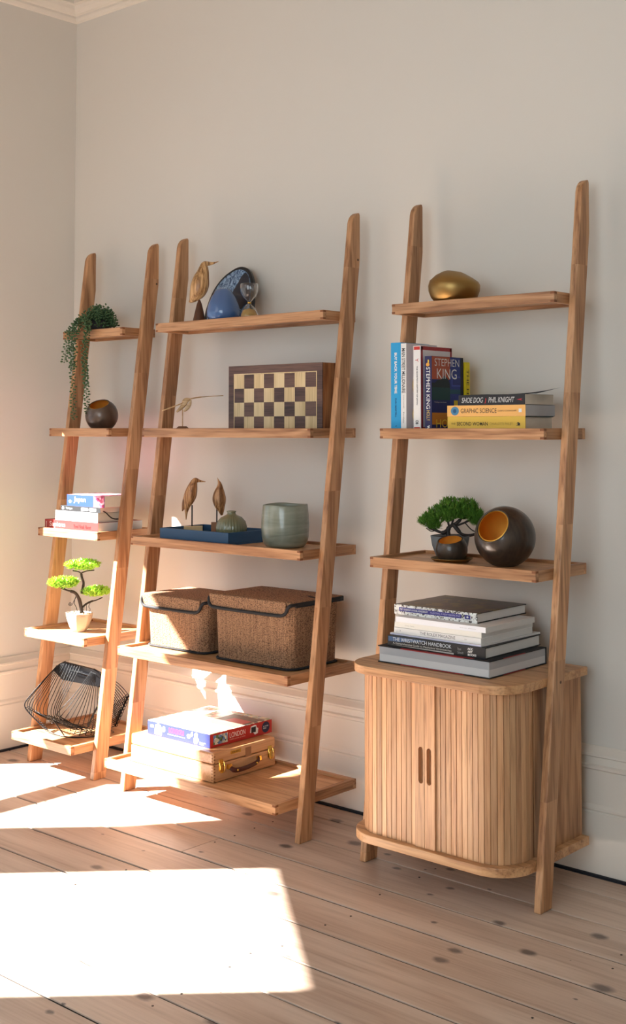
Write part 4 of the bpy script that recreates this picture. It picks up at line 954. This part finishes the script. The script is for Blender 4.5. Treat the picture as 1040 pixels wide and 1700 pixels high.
# long strands over the front edge (front edge of this shelf is at y = -.13)
FE = -.155+.062
def lw(x, z, y=-.162): return (x+.052, y+.062, z-S0)
strand([(0, 0, .07), (-.03, -.05, .075), lw(-.085, 1.535, -.135), lw(-.092, 1.50), lw(-.085, 1.44), lw(-.078, 1.36, -.165)], 1.0)
strand([(0, -.02, .06), (-.04, -.06, .05), lw(-.095, 1.52, -.15), lw(-.108, 1.48, -.165), lw(-.112, 1.42, -.168), lw(-.120, 1.385, -.168)], 1.0)
strand([(-.01, -.03, .06), (-.03, -.07, .05), lw(-.080, 1.51, -.15), lw(-.078, 1.45, -.168), lw(-.072, 1.38, -.17), lw(-.064, 1.30, -.17), lw(-.060, 1.22, -.17), lw(-.058, 1.185, -.17)], .85)
strand([(0, -.03, .07), (-.01, -.07, .055), lw(-.010, 1.515, -.15), lw(.004, 1.47, -.165), lw(-.004, 1.40, -.168), lw(.006, 1.33, -.168), lw(.012, 1.26, -.168), lw(.016, 1.205, -.168)], 1.0)
strand([(.01, -.03, .06), (.01, -.07, .05), lw(.002, 1.51, -.15), lw(-.004, 1.46, -.168), lw(-.006, 1.41, -.17), lw(.0, 1.36, -.17), lw(.010, 1.30, -.17)], 1.0)
strand([(0, -.04, .06), (-.04, -.06, .04), lw(-.105, 1.505, -.15), lw(-.118, 1.49, -.16)], 1.0)
strand([(0, -.04, .06), (-.03, -.06, .04), lw(-.062, 1.505, -.15), lw(-.07, 1.47, -.165), lw(-.066, 1.42, -.165), lw(-.07, 1.37, -.165)], .9)

# ------------------------------------------------------------------ wire basket, left bookcase bottom shelf
t = thing('wire_basket', 'black wire fruit basket tipped on its side on the bottom shelf', 'basket', (0, 0, 0))
def lerp(a, b, u): return Vector(a).lerp(Vector(b), u)
A0, A1, A2, A3 = Vector((-.090, -.19, .330)), Vector((-.043, -.19, .349)), Vector((.116, -.19, .344)), Vector((.145, -.185, .334))
Cc = [Vector(p) for p in ((-.160, -.275, .197), (-.098, -.28, .185), (.002, -.285, .188), (.036, -.28, .196))]
Bb = [Vector(p) for p in ((-.060, -.245, .116), (.000, -.250, .115), (.068, -.235, .116), (.085, -.190, .116))]
def along(L_, u):
    n = len(L_)-1; i = min(int(u*n), n-1); return L_[i].lerp(L_[i+1], u*n-i)
bm = new_bm(); WR = .0013
for i in range(13):      # fan from the left end of the collar to the rim, then under the bottom
    u = i/12; a = A0.lerp(A1, u*2) if u < .5 else A1.lerp(A2, (u-.5)*1.1)
    c = along(Cc, u*.95); b_ = along([Vector((-.10, -.19, .150)), Vector((-.03, -.15, .125)), Vector((.06, -.13, .118))], u)
    loft(bm, smooth_path([a, a.lerp(c, .5), c, c.lerp(b_, .35)+Vector((0, 0, -.012)), b_], 2), WR, 5)
for i in range(12):      # fan from the right end, curved down to the front, then back along the bottom
    u = i/11; a = A2.lerp(A3, u)+Vector((-.012, 0, -.008)); m_ = along([Vector((.027, -.28, .187)), Vector((.063, -.27, .156)), Vector((.080, -.235, .122)), Vector((.105, -.19, .118)), Vector((.13, -.15, .122))], u)
    e = lerp((.10, -.04, .228), (.048, -.045, .116), u)
    loft(bm, smooth_path([a, a.lerp(m_, .45)+Vector((.006, 0, -.004)), m_+Vector((.012, 0, .016)), m_, m_+Vector((-.03, .03, -.004)) if u < .6 else m_+Vector((.01, .04, 0)), lerp((.02, -.16, .12), (.06, -.10, .118), u), e], 2), WR, 5)
for i in range(12):      # outer back fan: collar right end to the rear collar
    u = i/11; a = A2.lerp(A3, u); e = lerp((.100, -.030, .230), (.046, -.045, .118), u)
    loft(bm, smooth_path([a, Vector((.155-.01*u, -.13, .300-.10*u)), Vector((.140-.04*u, -.08, .262-.115*u)), e], 2), WR, 5)
for i in range(9):      # hoops crossing the bottom
    u = i/8; p0 = lerp((-.155, -.26, .192), (.065, -.245, .118), u*.55); p1 = lerp((.03, -.285, .185), (.12, -.15, .118), u); pm = p0.lerp(p1, .5)+Vector((0, .02*u, -.012))
    p2 = lerp((.12, -.13, .29), (.10, -.09, .13), u)
    loft(bm, smooth_path([p0, pm, p1], 2), WR*.9, 5)
for i in range(9):       # scalloped wire ends of the rear side
    u = (i+.5)/9; c = lerp((.104, -.03, .228), (.052, -.045, .120), u)
    loft(bm, [c+Vector((.010*math.cos(a), -.002, .010*math.sin(a))) for a in [2*PI*j/12 for j in range(13)]], WR, 5, flat=(0, 1, 0))
for i in range(12):      # scalloped wire ends of the front lower rim
    u = (i+.5)/12; c = lerp((-.150, -.272, .190), (-.060, -.247, .120), u)
    loft(bm, [c+Vector((.006*math.cos(a), -.001, .006*math.sin(a))) for a in [2*PI*j/10 for j in range(11)]], WR*.9, 5, flat=(0, 1, 0))
obj('wires', bm, blackwire, t, smooth=True, kind='stuff')
def bar(nm, pts, r, m=blackwire, flat=(0, 1, 0)):
    bm = new_bm(); loft(bm, smooth_path(pts, 2), r, 8, flat=flat); return obj(nm, bm, m, t, smooth=True)
bm = new_bm()
P = [A0+Vector((0, 0, -.006)), A1, A2, A3+Vector((0, 0, -.004)), A3+Vector((.006, .02, -.055)), A3+Vector((-.018, 0, -.050)), A2+Vector((-.004, 0, -.026)), A1+Vector((.020, 0, -.026)), A0+Vector((.030, 0, -.046)), A0+Vector((-.008, -.006, -.020))]
fa = bm.faces.new([bm.verts.new(p) for p in P]); bmesh.ops.triangulate(bm, faces=bm.faces[:]); bmesh.ops.solidify(bm, geom=bm.faces[:], thickness=.004); obj('collar_band', bm, blackwire, t)
bm = new_bm(); q = [A1+Vector((.018, -.004, -.024)), A2+Vector((-.006, -.004, -.026)), A2+Vector((-.008, .035, -.034)), A1+Vector((.022, .035, -.032))]
bm.faces.new([bm.verts.new(p) for p in q]); bmesh.ops.solidify(bm, geom=bm.faces[:], thickness=.002); obj('collar_lip', bm, plain('grey_satin_metal', srgb(110, 112, 116), .35, .6), t)
bar('rim_wire', [A1, A0, Vector((-.150, -.262, .225)), Vector((-.162, -.275, .200)), Vector((-.145, -.275, .180)), Vector((-.060, -.247, .117)), Vector((.010, -.25, .1155)), Vector((.070, -.235, .1155)), Vector((.125, -.17, .117))], .0021)
bar('rear_bar', [(.102, -.030, .226), (.078, -.037, .18), (.050, -.045, .118)], (.004, .002)); bar('front_bar', [(-.004, -.284, .188), (.014, -.27, .162), (.036, -.250, .120)], (.0025, .0015)); bar('inner_bar', [(-.003, -.12, .122), (.022, -.12, .165), (.046, -.12, .194)], (.004, .002))
base = Vector((.03, -.17, SZ[4]-.008)); t.location = base
for c in t.children: c.location = c.location-base
